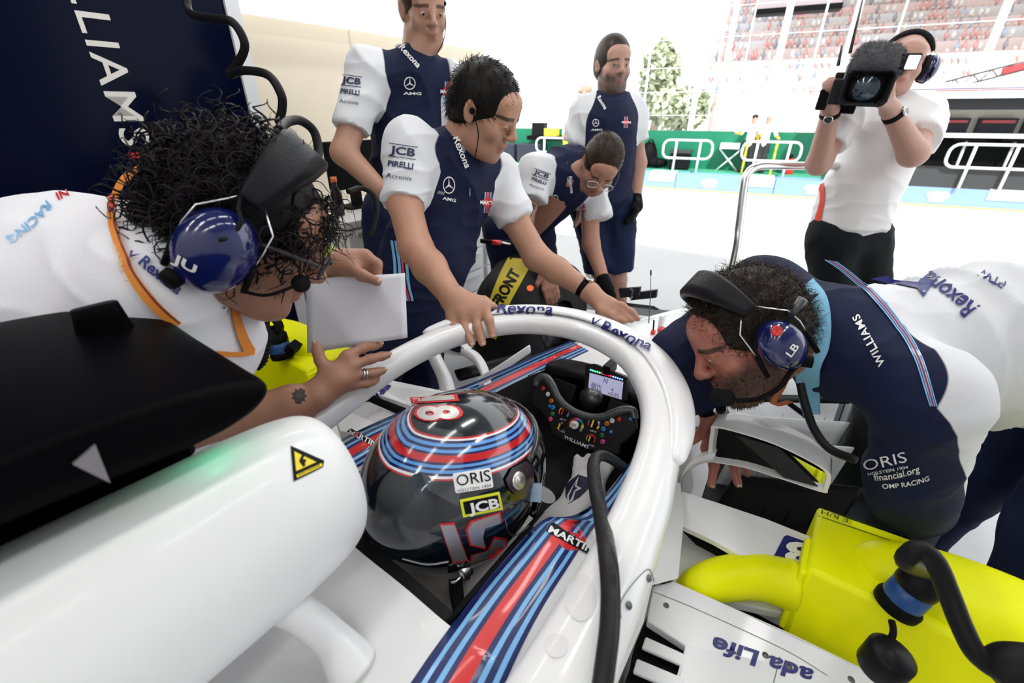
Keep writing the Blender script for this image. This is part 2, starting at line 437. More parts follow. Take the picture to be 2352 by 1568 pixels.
# white drawer cabinet along the wall
M_cab = mat('cabinet_white', (.82, .82, .82), .35); M_cabd = mat('cabinet_drawer', (.85, .85, .85), .3)
cf = [.74, 1.24, 1.72, 2.2]
for i in range(3):
    t = thing('tool_cabinet', ['white drawer cabinet by the navy panel', 'white drawer cabinet between the other two along the wall', 'white drawer cabinet nearest the garage opening'][i], 'cabinet', C((cf[i]+cf[i+1])/2, -1.6, 0))
    mk('body', *cbox(cf[i]+.003, cf[i+1]-.003, -1.88, -1.37, .02, .88), M_cab, t, smooth=False)
    for k in range(6):
        z = .06+k*.137
        d = mk('drawer', *cbox(cf[i]+.02, cf[i+1]-.02, -1.37, -1.352, z, z+.125), M_cabd, t, smooth=False, bevel=.004)
        mk('handle', *cbox(cf[i]+.06, cf[i+1]-.06, -1.352, -1.335, z+.1, z+.115), mat('handle_grey', (.7, .7, .7), .3, .6), d, smooth=False)
wt = mk('worktop', *cbox(.735, 2.22, -1.895, -1.34, .882, .915), mat('worktop', (.7, .7, .68), .4), None, smooth=False, bevel=.004)
tag(wt, 'pale worktop running over the white drawer cabinets', 'worktop')
t = thing('monitor', 'small black screen standing on the pale worktop', 'monitor', C(1.02, -1.62, .915))
mk('screen', *boxm(lookm(C(1.02, -1.6, 1.12), RX, (0, 0, 1)), .3, .03, .22), M_blackm, t, smooth=False, bevel=.006)
mk('stand', *boxm(lookm(C(1.02, -1.62, .965), RX, (0, 0, 1)), .05, .03, .1), M_blackm, t, smooth=False)
mk('foot', *boxm(lookm(C(1.02, -1.62, .921), RX, (0, 0, 1)), .16, .12, .012), M_blackm, t, smooth=False)
t = thing('bottle', 'small dark bottle with orange cap on the pale worktop', 'bottle', C(.83, -1.5, .915))
mk('bottle_body', *lathe([(.001, 0), (.025, .002), (.026, .1), (.012, .13), (.011, .15), (.001, .151)], axm(C(.83, -1.5, .916), (0, 0, 1)), 16), mat('bottle_dark', (.02, .015, .015), .2), t)
mk('cap', *lathe([(.001, 0), (.014, 0), (.014, .022), (.001, .023)], axm(C(.83, -1.5, 1.066), (0, 0, 1)), 16), mat('cap_orange', (.8, .2, .05), .4), t)
# hanging cables
def cable(name, label, pts, r, m, n=80, ns=10, cat='cable', parent=None):
    o = mk(name, *tube([P(*p) for p in pts], r, ns, n), m, parent)
    if parent is None: tag(o, label, cat)
    return o
cable('hanging_cable', 'black looping cable hanging from above beside the navy panel', [(425, -60, .98), (428, 0, .98), (440, 32, .97), (490, 42, .94), (535, 52, .92), (562, 100, .93), (550, 140, .96), (527, 170, .98), (560, 162, .94), (615, 172, .91), (645, 215, .9), (648, 250, .92), (640, 280, .95)], .0085, M_rubber, 120)
cable('headset_cable', 'black cable arching out from behind the curly hair', [(640, 300, .66), (660, 280, .72), (690, 277, .76), (720, 300, .78), (731, 340, .78), (728, 375, .76)], .0075, M_rubber)
cable('wall_cable', 'thin black cable curling in front of the white cabinet', [(800, 440, 1.0), (830, 432, 1.05), (858, 448, 1.06), (866, 480, 1.06), (858, 520, 1.06), (852, 540, 1.06)], .006, M_rubber)

# ================================================================ pit lane beyond the opening
E1 = nrm([.9, -.437, 0]); E2 = np.array([-E1[1], E1[0], 0]); W0 = np.array([2.73, 9.69, 0])
def W(s, b, z): return W0+E1*s+E2*b+np.array([0, 0, z])
def Pw(x, y, b): d = ray(x, y); return CAM+d*(((W0-CAM)@E2+b)/(d@E2))
def wsz(x, y, b): p = Pw(x, y, b)-W0; return p@E1, p[2]
def wbox(s0, s1, b0, b1, z0, z1): return prism3([W(s0, b0, z0), W(s1, b0, z0), W(s1, b1, z0), W(s0, b1, z0)], (0, 0, z1-z0))
def wpx(x0, y0, x1, y1, b, th):
    """wall-parallel box whose front face spans the pixel corners"""
    s0, z1 = wsz(x0, y0, b); s1, _ = wsz(x1, y0, b); _, z0 = wsz((x0+x1)/2, y1, b); _, z1 = wsz((x0+x1)/2, y0, b)
    return wbox(s0, s1, b, b+th, max(z0, .303 if b > .4 else 0), z1)
M_kblue = mat('wall_blue', (.22, .36, .62), .6); M_klight = mat('wall_pale', (.62, .66, .68), .7); M_green = mat('wall_green', (.0, .2, .1), .5, mottle=.3, mscale=2)
struct('ground_line', *wbox(-8, 12, -.12, -.02, -.01, .004), mat('line_yellow', (.85, .6, .15), .7), 'yellow line along the foot of the pit wall')
for k, b in enumerate((-3.4, -4.6)):
    struct('ground_line', *wbox(-14, 14, b, b+.12, -.01, .003), mat('line_white', (.9, .9, .88), .7), 'white painted line on the pit lane')
for k in range(9):
    s = -6.4+k*1.75
    t = struct('wall_pit', *wbox(s, s+1.74, 0, .45, 0, .27), M_kblue)
    mk('pale_block', *wbox(s+1.22, s+1.72, -.012, .46, .12, .285), M_klight, t, smooth=False)
    if .0 < s+.6 < 6.5 or s < 0:
        o = W(s+.62, -.004, .13)
        for q in range(3):
            mk('emblem', *prism([(.055*math.cos(a)*(1.35 if q != 1 else .7), .06*math.sin(a)) for a in np.arange(12)*math.pi/6], basis(o+E1*(q-1)*.075+np.array([0, 0, .02]), E1, (0, 0, 1), -E2), .004), mat('emblem_white', (.85, .88, .9), .6), t, smooth=False)
        mk('emblem', *prism(rrect(.19, .05, .02, 3), basis(o+np.array([0, 0, -.06]), E1, (0, 0, 1), -E2), .004), mat('emblem_white', (.85, .88, .9), .6), t, smooth=False)
struct('wall_green', *wbox(-9, 3.6, .9, 1.0, 0, 1.02), M_green, 'green pit wall boarding')
struct('wall_green_ledge', *wbox(-9, 3.6, .45, .9, 0, .3), mat('ledge_green', (.06, .34, .2), .6))
# tubular white rails
M_rail = mat('rail_white', (.8, .82, .82), .35)
def hoop_rail(x0, y0, x1, y1, posts, yb, b, label, r=.022):
    t = thing('guard_rail', label, 'rail', Pw((x0+x1)/2, yb, b)*[1, 1, 0], 'white tubular rails on the pit wall')
    s0, z1 = wsz(x0, y0, b); s1, _ = wsz(x1, y0, b); _, z0 = wsz((x0+x1)/2, y1, b); zt = wsz((x0+x1)/2, y0, b)[1]
    pts = [(s0+(s1-s0)/2+a, (z0+zt)/2+c) for a, c in rrect(s1-s0, zt-z0, .12, 4)]; pts.append(pts[0])
    mk('hoop', *tube([W(a, b, c) for a, c in pts], r, 8), M_rail, t)
    for x in posts:
        s, _ = wsz(x, (y0+y1)/2, b); mk('post', *tube([W(s, b, .27), W(s, b, zt)], r, 8), M_rail, t)
hoop_rail(1526, 322, 1640, 364, (1552, 1607), 398, .3, 'white hoop rail left of the yellow table on pit wall')
hoop_rail(1709, 326, 1846, 370, (1737, 1812), 400, .3, 'white hoop rail in front of the marshals')
hoop_rail(2186, 333, 2420, 388, (2232, 2330), 440, -.06, 'white hoop rail at right edge before the black stand')
hoop_rail(1232, 318, 1420, 352, (1250, 1400), 392, .3, 'white hoop rail behind the bearded mechanic')
# fence posts and wires
M_fence = mat('fence_grey', (.62, .66, .68), .6)
for i, (x, wd) in enumerate(((1592, .11), (1762, .12), (1478, .04), (1630, .03), (1690, .03), (1282, .05), (1840, .035), (2005, .03))):
    s, _ = wsz(x, 250, 1.6)
    tag(mk('fence_post', *wbox(s-wd/2, s+wd/2, 1.6, 1.6+wd, 0, 4.6 if i != 5 else 3.2), M_fence, None, smooth=False), ['thick pale fence post left of the trackside table', 'thick pale fence post above the marshals', 'thin fence post beside the tree', 'thin fence post right of the first thick post', 'thin fence post between the two thick posts', 'fence post left of the bearded mechanic', 'thin fence post left of the television camera', 'thin fence post behind the cameraman'][i], 'post')
fw = [tube([W(-9, 1.62, z), W(9, 1.62, z)], .008, 5) for z in (1.3, 1.75, 2.2, 2.7, 3.2, 3.8, 4.4)]
tag(mk('catch_fence_wire', *join(fw), M_fence), 'thin horizontal wires of the catch fence along the track', 'wire', kind='stuff')
# grandstand far behind with its crowd
M_stand = mat('stand_pale', (.72, .74, .76), .8); M_seat = mat('stand_seat', (.82, .66, .64), .8)
gs = thing('grandstand', 'hazy grandstand with rows of seats beyond the fence', 'grandstand', W(8, 18, 0))
for k in range(11):
    mk('tier', *wbox(-1, 26, 16+k*.95, 17+k*.95, 0, 2.1+k*.52), M_stand if k % 2 else M_seat, gs, smooth=False)
mk('roof', *wbox(-1, 26, 14, 29, 9.3, 9.6), mat('roof_cream', (.85, .78, .68), .7), gs, smooth=False)
for s in (0, 4.5, 9, 13.5, 18, 22.5): mk('column', *wbox(s, s+.22, 15.6, 15.8, 0, 9.3), M_stand, gs, smooth=False)
cparts = {k: [] for k in range(5)}
octv = np.array([(1, 0, 0), (-1, 0, 0), (0, 1, 0), (0, -1, 0), (0, 0, 1), (0, 0, -1)], float)
octf = [(0, 2, 4), (2, 1, 4), (1, 3, 4), (3, 0, 4), (2, 0, 5), (1, 2, 5), (3, 1, 5), (0, 3, 5)]
for k in range(11):
    for q in range(100):
        if random.random() < .3: continue
        s = -.6+q*.26+random.uniform(-.08, .08); z = 2.1+k*.52; b = 16.3+k*.95
        cparts[random.choice((0, 0, 1, 1, 2, 3))].append((octv*[.13, .12, .24]+W(s, b, z+.24), octf))
        cparts[4].append((octv*.085+W(s, b, z+.54), octf))
for k, cc in enumerate(((.8, .42, .4), (.88, .88, .88), (.5, .6, .72), (.4, .4, .45), (.75, .6, .52))):  # clothes and faces mixed towards white: distant haze put into the colours
    tag(mk('crowd', *join(cparts[k]), mat('crowd_%d' % k, cc, .9), gs), None, kind='stuff')
# trees
def tree(x, y, b, rad, h, label):
    p = Pw(x, y, b); t = thing('tree', label, 'tree', (p[0], p[1], 0))
    mk('trunk', *tube([(p[0], p[1], 0), (p[0]+.1, p[1], p[2]*.6), (p[0], p[1], p[2])], [.22, .14, .07], 8, 8), mat('bark', (.2, .15, .11), .9), t)
    V = []; Fc = []
    for i in range(2600):
        d = nrm(RNG.normal(size=3))*RNG.uniform(.35, 1)**.6*np.array([rad, rad, h])*(1+.25*np.sin(i))
        q = p+d; a = nrm(RNG.normal(size=3))*.2; bb = nrm(np.cross(a, RNG.normal(size=3)))*.12
        V += [q-a, q+bb, q+a, q-bb]; Fc.append((4*i, 4*i+1, 4*i+2, 4*i+3))
    tag(mk('foliage', V, Fc, mat('leaf_hazed', (.5, .55, .4), .8), t), None, kind='stuff')  # leaf green lightened to imitate the overexposed, washed-out distance
tree(1515, 175, 13.4, .7, 1.2, 'pale tall tree beyond the fence beside bearded mechanic'); tree(1560, 250, 10.5, 1.0, .6, 'low bushy tree behind the fence left of the grandstand')
# overhead sign cut by the top edge
t = thing('overhead_screen', 'dark overhead screen cut off by the top edge', 'screen', Pw(1835, 10, 3))
s0, _ = wsz(1738, 10, 3); s1, _ = wsz(1932, 10, 3); zb = wsz(1835, 14, 3)[1]
mk('screen_face', *wbox(s0, s1, 3, 3.3, zb, zb+1.4), mat('screen_grey', (.35, .3, .32), .5), t, smooth=False)
mk('screen_rim', *wbox(s0-.03, s1+.03, 2.96, 3.34, zb-.1, zb), M_blackm, t, smooth=False)
mk('hanger', *wbox((s0+s1)/2-.05, (s0+s1)/2+.05, 3.1, 3.2, zb+1.4, zb+3), M_dmetal, t, smooth=False)
# black pit stand with monitors (right)
ps = thing('pit_stand', 'black timing stand with white roof and dark monitors behind the cameraman', 'stand', Pw(2250, 440, .3)*[1, 1, 0])
sl, _ = wsz(1985, 300, .45)
mk('plinth', *wbox(sl-.3, 9, .0, 1.4, .27, .55), mat('plinth_grey', (.05, .052, .055), .6), ps, smooth=False)
mk('skirt', *wbox(sl, 9, .5, 1.3, .55, 1.0), M_blackm, ps, smooth=False)
zc0, zc1 = wsz(2200, 330, .45)[1], wsz(2200, 255, .45)[1]
mk('desk', *wbox(sl, 9, .2, 1.3, 1.0, 1.06), mat('desk_white', (.75, .76, .76), .5), ps, smooth=False)
mk('back_panel', *wbox(sl, 9, .72, .8, 1.06, zc1+.05), mat('cream_frame', (.62, .6, .52), .6), ps, smooth=False)
for x0, x1 in ((2080, 2228), (2243, 2338), (2350, 2440)):
    s0, _ = wsz(x0, 290, .6); s1, _ = wsz(x1, 290, .6)
    mn = mk('monitor', *wbox(s0+.02, s1-.02, .6, .72, zc0+.03, zc1-.1), mat('monitor_dark', (.012, .012, .02), .3), ps, smooth=False)
    mk('red_band', *wbox(s0+.05, s1-.05, .596, .602, zc1-.17, zc1-.13), mat('band_red', (.45, .05, .06), .5), mn, smooth=False)
zr0, zr1, zr2 = wsz(2200, 255, .2)[1], wsz(2200, 226, .1)[1], wsz(2200, 192, .1)[1]
mk('canopy_front', *wbox(sl-.2, 9, .15, 1.4, zr0+.02, zr1), mat('canopy_dark', (.03, .03, .035), .5), ps, smooth=False)
mk('roof', *wbox(sl-.6, 9, .0, 1.7, zr1, zr2), mat('roof_white', (.85, .86, .87), .5), ps, smooth=False)
for a, cc in ((.35, M_lb), (.5, M_red), (.62, M_navy)): mk('roof_line', *wbox(sl-.6, 9, -.006, 0, zr1+(zr2-zr1)*a, zr1+(zr2-zr1)*(a+.06)), cc, ps, smooth=False)
for x in (2090, 2200, 2310):
    s, _ = wsz(x, 370, .4); st = mk('stool_post', *tube([W(s, .38, .3), W(s, .38, .95)], .02, 8), M_rail, ps); mk('foot_bar', *tube([W(s-.14, .36, .45), W(s+.14, .36, .45)], .016, 6), M_rail, st); mk('seat', *wbox(s-.2, s+.2, .25, .55, .95, 1.02), M_blackm, st, smooth=False)
# camera crane reaching in from the right
t = thing('camera_crane', 'thin lattice camera crane reaching in at upper right', 'crane', Pw(2400, 150, 1.5))
a0, a1 = Pw(2165, 208, 1.2), Pw(2480, 128, 1.2)
for dz in (0, .13): mk('boom', *tube([a0+[0, 0, dz], a1+[0, 0, dz]], .016, 6), M_dmetal, t)
mk('lattice', *join([tube([a0+(a1-a0)*i/14+[0, 0, .13*(i % 2)], a0+(a1-a0)*(i+1)/14+[0, 0, .13*((i+1) % 2)]], .009, 5) for i in range(14)]), M_dmetal, t)
mk('red_section', *tube([a0+(a1-a0)*.45+[0, 0, .06], a1+[0, 0, .06]], .05, 8), mat('crane_red', (.5, .06, .06), .5), t)
mk('camera_head', *boxm(lookm(a0+np.array([-.05, 0, -.08]), E1, (0, 0, 1)), .16, .22, .2), M_dmetal, t, smooth=False, bevel=.01)
mk('lens_tube', *tube([a0+[-.05, 0, -.1], a0+[-.2, -.1, -.22]], .05, 8), M_blackm, t)
# kit on the pit wall ledge
def wcyl(x, y0, y1, b, r, name, m, parent, n=14):
    s, z1 = wsz(x, y0, b); z0 = wsz(x, y1, b)[1]
    h = z1-z0; return mk(name, *lathe([(.001, 0), (r, 0), (r, h*.8), (r*.55, h*.95), (.001, h)], axm(W(s, b, z0), (0, 0, 1)), n), m, parent)
t = thing('fire_extinguisher', 'red fire extinguisher on the pit wall ledge', 'extinguisher', Pw(1818, 412, .65))
wcyl(1818, 362, 410, .65, .085, 'cylinder', mat('extinguisher_red', (.75, .04, .03), .4), t); wcyl(1818, 354, 366, .65, .04, 'valve', M_blackm, t)
t = thing('kit_bag', 'black soft kit bag against the green boarding', 'bag', Pw(1490, 392, .6))
p = Pw(1486, 366, .65)+[0, 0, .08]; s_ = Sd().ell(p, (.2, .18, .24)).ell(p+[.22, -.1, -.14], (.2, .12, .1), k=.05).ell(p+[.02, 0, .2], (.1, .1, .08), k=.05); mk('bag_body', *s_.mesh(.03), M_blackm, t)
mk('strap', *tube([p+[-.15, -.1, .1], p+[0, -.14, .32], p+[.15, -.1, .1]], .015, 6, 10), M_blackm, t)
t = thing('equipment_cart', 'dark wheeled equipment case behind the hoop rail', 'case', Pw(1562, 402, .6))
mk('case', *wpx(1540, 352, 1586, 396, .5, .3), M_carbon, t, smooth=False, bevel=.02); mk('lid', *wpx(1538, 345, 1588, 352, .49, .32), M_dmetal, t, smooth=False)
for x in (1545, 1580): s, z = wsz(x, 397, .62); mk('wheel', *lathe([(.001, -.02), (.05, -.02), (.05, .02), (.001, .02)], axm(W(s, .6, z), E2), 12), M_rubber, t)
t = thing('folding_table', 'white folding table beside the marshals', 'table', Pw(1675, 400, .6)*[1, 1, 0])
mk('table_top', *wpx(1655, 330, 1700, 342, .55, .35), mat('table_white', (.85, .85, .85), .5), t, smooth=False)
s, z = wsz(1678, 342, .7)
for a, b2 in ((-.2, .2), (.2, -.2)): mk('leg', *tube([W(s+a, .7, .3), W(s+b2, .7, z)], .018, 6), M_rail, t)
t = thing('television_case', 'dark monitor box with yellow front left of the bearded mechanic', 'monitor', Pw(1240, 315, .7))
mk('housing', *wpx(1222, 282, 1250, 312, .65, .2), M_carbon, t, smooth=False); mk('yellow_panel', *wpx(1250, 295, 1278, 312, .62, .2), mat('panel_yellow', (.9, .6, .05), .5), t, smooth=False)
mk('shelf', *wpx(1210, 312, 1290, 322, .6, .3), M_blackm, t, smooth=False)
for k, (x, m_) in enumerate(((1155, 'a'), (1215, 'b'))):
    tag(mk('equipment_bin', *wpx(x-29, 330, x+25, 398, .5, .3), mat('bin_dark', (.03, .035, .05), .5), None, smooth=False, bevel=.03), ['dark equipment bin behind the reaching mechanic', 'dark equipment bin right of its twin on the ledge'][k], 'bin')
# steel hoop rail at the garage mouth
rl = [P(1685, 600, 2.25), P(1697, 520, 2.2), P(1708, 430, 2.15), P(1716, 400, 2.14), P(1740, 382, 2.14), P(1790, 380, 2.16), P(1860, 381, 2.2), P(1960, 382, 2.25)]
base = rl[0].copy(); base[2] = 0
t = thing('barrier_rail', 'bent steel barrier tube standing before the cameraman', 'rail', base)
mk('bent_tube', *tube([base]+rl, .019, 12, 60), M_metal, t)
e = rl[-1].copy(); e[2] = 0; mk('post', *tube([rl[-1], e], .019, 12), M_metal, t); mk('base_plate', *lathe([(.001, 0), (.07, 0), (.07, .01), (.001, .012)], axm(base, (0, 0, 1)), 16), M_metal, t)
# ================================================================ racing car
CARL = 'white racing car with striped cockpit sides in the middle of the garage'
CAR = thing('racing_car', CARL, 'car', C(.6, 0, 0))
def Cs(pts, f=None): return np.array([C(*p) for p in pts]) if f is None else np.array([C(f, *p) for p in pts])
def Pf(x, y, f): d = ray(x, y); return CAM+d*((f-(CAM-O0)@AX)/(d@AX))
def Pn(x, y, o, n): d = ray(x, y); return CAM+d*(((o-CAM)@n)/(d@n))
# --- cockpit tub: white rim, both sides, loft along the car
ST_ = [  # f, [inner low, inner wall, rim, rim top, outer top, side, low]
 (-.24, [(.12, .40), (.165, .66), (.170, .735), (.195, .757), (.262, .742), (.345, .66), (.37, .40)]),
 (-.12, [(.15, .40), (.168, .66), (.172, .735), (.198, .757), (.262, .742), (.345, .66), (.37, .40)]),
 (.00, [(.16, .40), (.172, .66), (.176, .738), (.200, .758), (.260, .740), (.335, .66), (.36, .40)]),
 (.045, [(.16, .40), (.180, .64), (.184, .728), (.206, .748), (.258, .732), (.33, .65), (.355, .40)]),
 (.085, [(.17, .40), (.192, .62), (.199, .692), (.218, .706), (.256, .700), (.322, .63), (.35, .40)]),
 (.14, [(.18, .40), (.200, .60), (.206, .672), (.223, .686), (.254, .678), (.312, .61), (.34, .40)]),
 (.28, [(.185, .40), (.205, .58), (.210, .664), (.224, .678), (.250, .668), (.30, .60), (.335, .40)]),
 (.42, [(.18, .40), (.198, .58), (.203, .655), (.217, .668), (.243, .658), (.29, .59), (.325, .40)]),
 (.56, [(.16, .40), (.178, .57), (.183, .645), (.198, .658), (.226, .648), (.27, .58), (.31, .38)]),
 (.66, [(.11, .40), (.13, .57), (.136, .644), (.155, .655), (.205, .642), (.255, .57), (.30, .37)]),
 (.72, [(.03, .40), (.05, .57), (.055, .646), (.09, .654), (.19, .636), (.245, .565), (.29, .36)])]
def half(s, skip=0): return [Cs([(f, s*r, z) for r, z in q[skip:]]) for f, q in ST_]
tub = mk('cockpit_side', *loft([Cs([(f, r, z) for r, z in q[2:]]) for f, q in ST_], 90, 30), M_white, CAR)
tubL = mk('cockpit_side', *loft([Cs([(f, -r, z) for r, z in q[2:]]) for f, q in ST_], 90, 30), M_white, CAR)
M_liner = mat('cockpit_liner', (.03, .03, .032), .7); M_grey_in = mat('cockpit_grey', (.3, .3, .31), .55)
for s in (1, -1): mk('cockpit_liner', *loft([Cs([(f, s*r, z-.002) for r, z in [(0, .38)]+q[:3]]) for f, q in ST_], 60, 16), M_liner, CAR)
# --- nose
NS = [(.655, .0, .205, .662, .37), (.74, .0, .245, .66, .36), (.9, .0, .235, .645, .36), (1.1, 0, .21, .615, .35), (1.4, 0, .165, .565, .33), (1.75, 0, .115, .49, .29), (2.1, 0, .075, .38, .24), (2.25, 0, .05, .30, .22)]
def nsec(f, w, zt, zb, k=16):
    a = np.arange(k)*2*math.pi/k; c_, s_ = np.cos(a), np.sin(a)
    return Cs([(f, w*np.sign(x)*abs(x)**.55, (zt+zb)/2+(zt-zb)/2*np.sign(y)*abs(y)**.45) for x, y in zip(c_, s_)])
nose = mk('nose', *loft([nsec(f, w, zt, zb) for f, _, w, zt, zb in NS], 70, 48, True), M_white, CAR)
# --- engine cover deck behind the helmet, rising to the air box
EC = [(-.195, [(0, .752), (.09, .755), (.17, .752), (.215, .758), (.262, .742), (.345, .66), (.38, .42)]),
      (-.25, [(0, .735), (.09, .742), (.17, .753), (.215, .757), (.262, .741), (.345, .66), (.385, .42)]),
      (-.33, [(0, .70), (.09, .715), (.17, .745), (.215, .755), (.262, .738), (.345, .655), (.39, .42)]),
      (-.6, [(0, .69), (.09, .70), (.17, .72), (.215, .725), (.262, .71), (.34, .63), (.39, .42)]),
      (-1.1, [(0, .72), (.08, .70), (.14, .69), (.19, .67), (.25, .64), (.32, .57), (.38, .42)]),
      (-1.7, [(0, .70), (.06, .68), (.1, .64), (.14, .59), (.2, .54), (.26, .48), (.3, .42)])]
deck = mk('engine_cover', *loft([np.vstack([Cs([(f, -r, z) for r, z in q[:0:-1]]), Cs([(f, r, z) for r, z in q])]) for f, q in EC], 60, 60), M_white, CAR)
# --- air box with roll-hoop struts
AB = [(-.197+d, .092*k, .112*j, .925-.0*d) for d, k, j in ((0, .22, .24), (-.003, .45, .5), (-.015, .72, .78), (-.04, .88, .92), (-.09, .97, .985), (-.16, 1, 1), (-.35, 1.1, 1))]+[(-.8, .125, .115, .90), (-1.3, .1, .1, .84), (-1.9, .03, .08, .74)]
airbox = mk('air_box', *loft([Cs([(f, a*math.cos(t), z+b*math.sin(t)) for t in np.arange(20)*math.pi/10]) for f, a, b, z in AB], 80, 64, True), mat('air_box_white', (.86, .865, .87), .42, coat=.2), CAR)
strut = mk('roll_hoop_strut', *tube([C(-.335, .03, .86), C(-.315, .05, .81), C(-.30, .075, .765), C(-.295, .105, .725)], [.026, .021, .022, .032], 20, 30), M_white, CAR)
mk('roll_hoop_strut', *tube([C(-.335, -.03, .86), C(-.315, -.05, .81), C(-.30, -.075, .765), C(-.295, -.105, .725)], [.026, .021, .022, .032], 20, 30), M_white, CAR)
# --- camera pod on top
CPM = mat('pod_black', (.0015, .0015, .002), .45, spec=.03)
prof = [(-.266, 1.098), (-.28, 1.114), (-.33, 1.128), (-.42, 1.137), (-.55, 1.135), (-.66, 1.12), (-.665, 1.105), (-.56, 1.095), (-.42, 1.085), (-.33, 1.077), (-.283, 1.083)]
cen = np.array([-.42, 1.107])
def pod(r, s): return Cs([(cen[0]+(a-cen[0])*s, r, cen[1]+(b-cen[1])*s) for a, b in prof])
podo = mk('camera_pod', *loft([pod(-.315, .55), pod(-.31, .85), pod(-.28, 1), pod(-.15, 1), pod(-.03, 1), pod(.012, 1), pod(.026, .95), pod(.031, .86)], 40, 60, True), CPM, CAR)
for p, h in (((-.335, -.2, 1.122), .035), ((-.5, -.05, 1.13), .025)):
    mk('pod_aerial', *loft([Cs([(p[0]+a*k, p[1]+b*k, p[2]+z) for a, b in rrect(.05, .022, .01)]) for k, z in ((1.15, -.01), (1, .01), (.85, h))], 6, 20, True), CPM, podo)
mk('pod_reflection', *prism3([Pr(x, y, .030) for x, y in ((165, 1062), (216, 1018), (250, 1104))], RX*.004), mat('reflection_grey', (.22, .21, .23), .15, coat=.5), podo, smooth=False)  # reflection on the pod's end face, imitated by a pale grey triangle
mk('pod_stalk', *loft([Cs([(-.42+a, -.1+b, z) for a, b in rrect(.2, .05, .02)]) for z in (1.0, 1.09)], 4, 24, True), CPM, podo)
mk('status_lamp', *lathe([(.001, 0), (.008, .001), (.009, .006), (.001, .01)], axm(C(-.325, .0, 1.078), (0, 0, -1)), 12), mat('lamp_green', (0, .9, .4), .3, emis=(.05, 1, .45), estr=9), CAR)
# high voltage mark
bb = bvh_of([airbox])
poly_px([(667, 1024), (744, 1058), (741, 1073), (674, 1106)], bb, M_btxt, airbox, 'warning_plate', .001)
poly_px([(675, 1038), (725, 1062), (679, 1083)], bb, M_decyel, airbox, 'warning_triangle', .002)
poly_px([(679, 1091), (737, 1064), (739, 1071), (681, 1098)], bb, M_decyel, airbox, 'warning_band', .002)
poly_px([(693, 1044), (699, 1047), (694, 1056), (702, 1057), (698, 1067), (701, 1068), (695, 1074), (690, 1066), (693, 1066), (695, 1061), (686, 1060)], bb, M_btxt, airbox, 'bolt_sign', .0026)
text_px('HIGH VOLTAGE', (684, 1094), (733, 1071), 4, bb, M_btxt, airbox, off=.0026)
# --- halo
HP = [(-.36, .325, .735), (-.22, .332, .765), (-.1, .334, .79), (0, .33, .81), (.12, .316, .838), (.24, .285, .858), (.34, .225, .872), (.42, .135, .878), (.455, 0, .88)]
HL = [(f, -r*.93, z) for f, r, z in HP[::-1][1:]]
HC = np.array([C(*p) for p in HP+HL]); nh = len(HC)
up = [np.array([0, 0, 1.])]*nh
wsc = np.interp(np.arange(nh), [0, 2, 4, 8, 12, 14, 16], [1.75, 1.5, 1.2, .92, 1.0, 1.25, 1.5])
secs = [[(.031*k*np.sign(math.cos(t))*abs(math.cos(t))**.8, .027*min(k, 1.35)*np.sign(math.sin(t))*abs(math.sin(t))**.8) for t in np.arange(20)*math.pi/10] for k in wsc]
halo = mk('halo', *sweep(HC, secs, up, 150, 40), M_white, CAR)
# fairing on the outside of the hoop, pointed at both ends
hd = cr(HC, 161); i0, i1 = 42, 112
fa = hd[i0:i1+1]; T = np.gradient(fa, axis=0); side = np.array([nrm(np.cross(t, [0, 0, 1])) for t in T])
out = side if (side[35]@AX) > 0 else -side
kk = np.sin(np.linspace(0, math.pi, len(fa)))**.42
S_ = []
for i in range(len(fa)):
    c0 = fa[i]; o_, k = out[i], kk[i]; u = np.array([0, 0, 1.])
    S_.append([c0+o_*(.022-.020*k)+u*(.026+.011*k), c0+o_*(.026+.008*k)+u*(.028+.010*k), c0+o_*(.032+.034*k)+u*(.022-.004*k), c0+o_*(.031+.030*k)+u*(.016-.010*k), c0+o_*(.026+.004*k)+u*(.019+.008*k), c0+o_*(.022-.020*k)+u*(.019+.010*k)])
fair = mk('halo_fairing', *loft(S_, 100, 24, True), M_white, halo); fixn(fair)
bh = bvh_of([halo, fair])
def tick(p, s, a, bvh, m, par, up2=1):
    ca, sa = math.cos(a), math.sin(a)
    poly_px([(p[0]+s*(x*ca-y*sa), p[1]+s*(x*sa+y*ca)) for x, y in ((-.5, -.15), (-.3, -.35), (-.15, .1), (.55, -.6), (-.1, .5))], bvh, m, par, 'tick_mark', .005)
text_px('Rexona', (1140, 717), (1270, 721), 18, bh, M_txt, fair, bold=.02, shear=.15, off=.005); tick((1132, 714), 18, -.1, bh, M_txt, fair)
text_px('Rexona', (1380, 757), (1492, 808), 20, bh, M_txt, fair, bold=.02, shear=.1, off=.005); tick((1369, 741), 20, .45, bh, M_txt, fair)
# --- stripes and logos on the cockpit sides
bt = bvh_of([tub, deck, tubL, nose])
stripes_px([(930, 1590), (1000, 1488), (1100, 1355), (1190, 1250), (1232, 1205), (1262, 1186)], [(1150, 1590), (1195, 1490), (1248, 1390), (1305, 1300), (1352, 1228), (1374, 1200)], bt, tub, 70, .0016)
for a, b, k in ((0, .2, 0), (.2, .4, 1), (.4, .55, 0), (.55, .72, 1), (.72, 1, 0)):
    strip_px([(1262, 1187), (1320, 1182), (1385, 1140), (1435, 1080), (1475, 1012)], [(1372, 1202), (1395, 1195), (1432, 1135), (1458, 1080), (1480, 1040)], a, b, bt, (M_navy, M_lb)[k], tub, off=.0011, n=20)
poly_px([(1264, 1205), (1271, 1201), (1360, 1263), (1354, 1276), (1254, 1222)], bt, M_btxt, tub, 'logo_bar', .0022)
ci = [(1313+31*math.cos(t), 1239+26*math.sin(t)) for t in np.arange(20)*math.pi/10]
poly_px(ci, bt, M_red, tub, 'logo_disc', .0017)
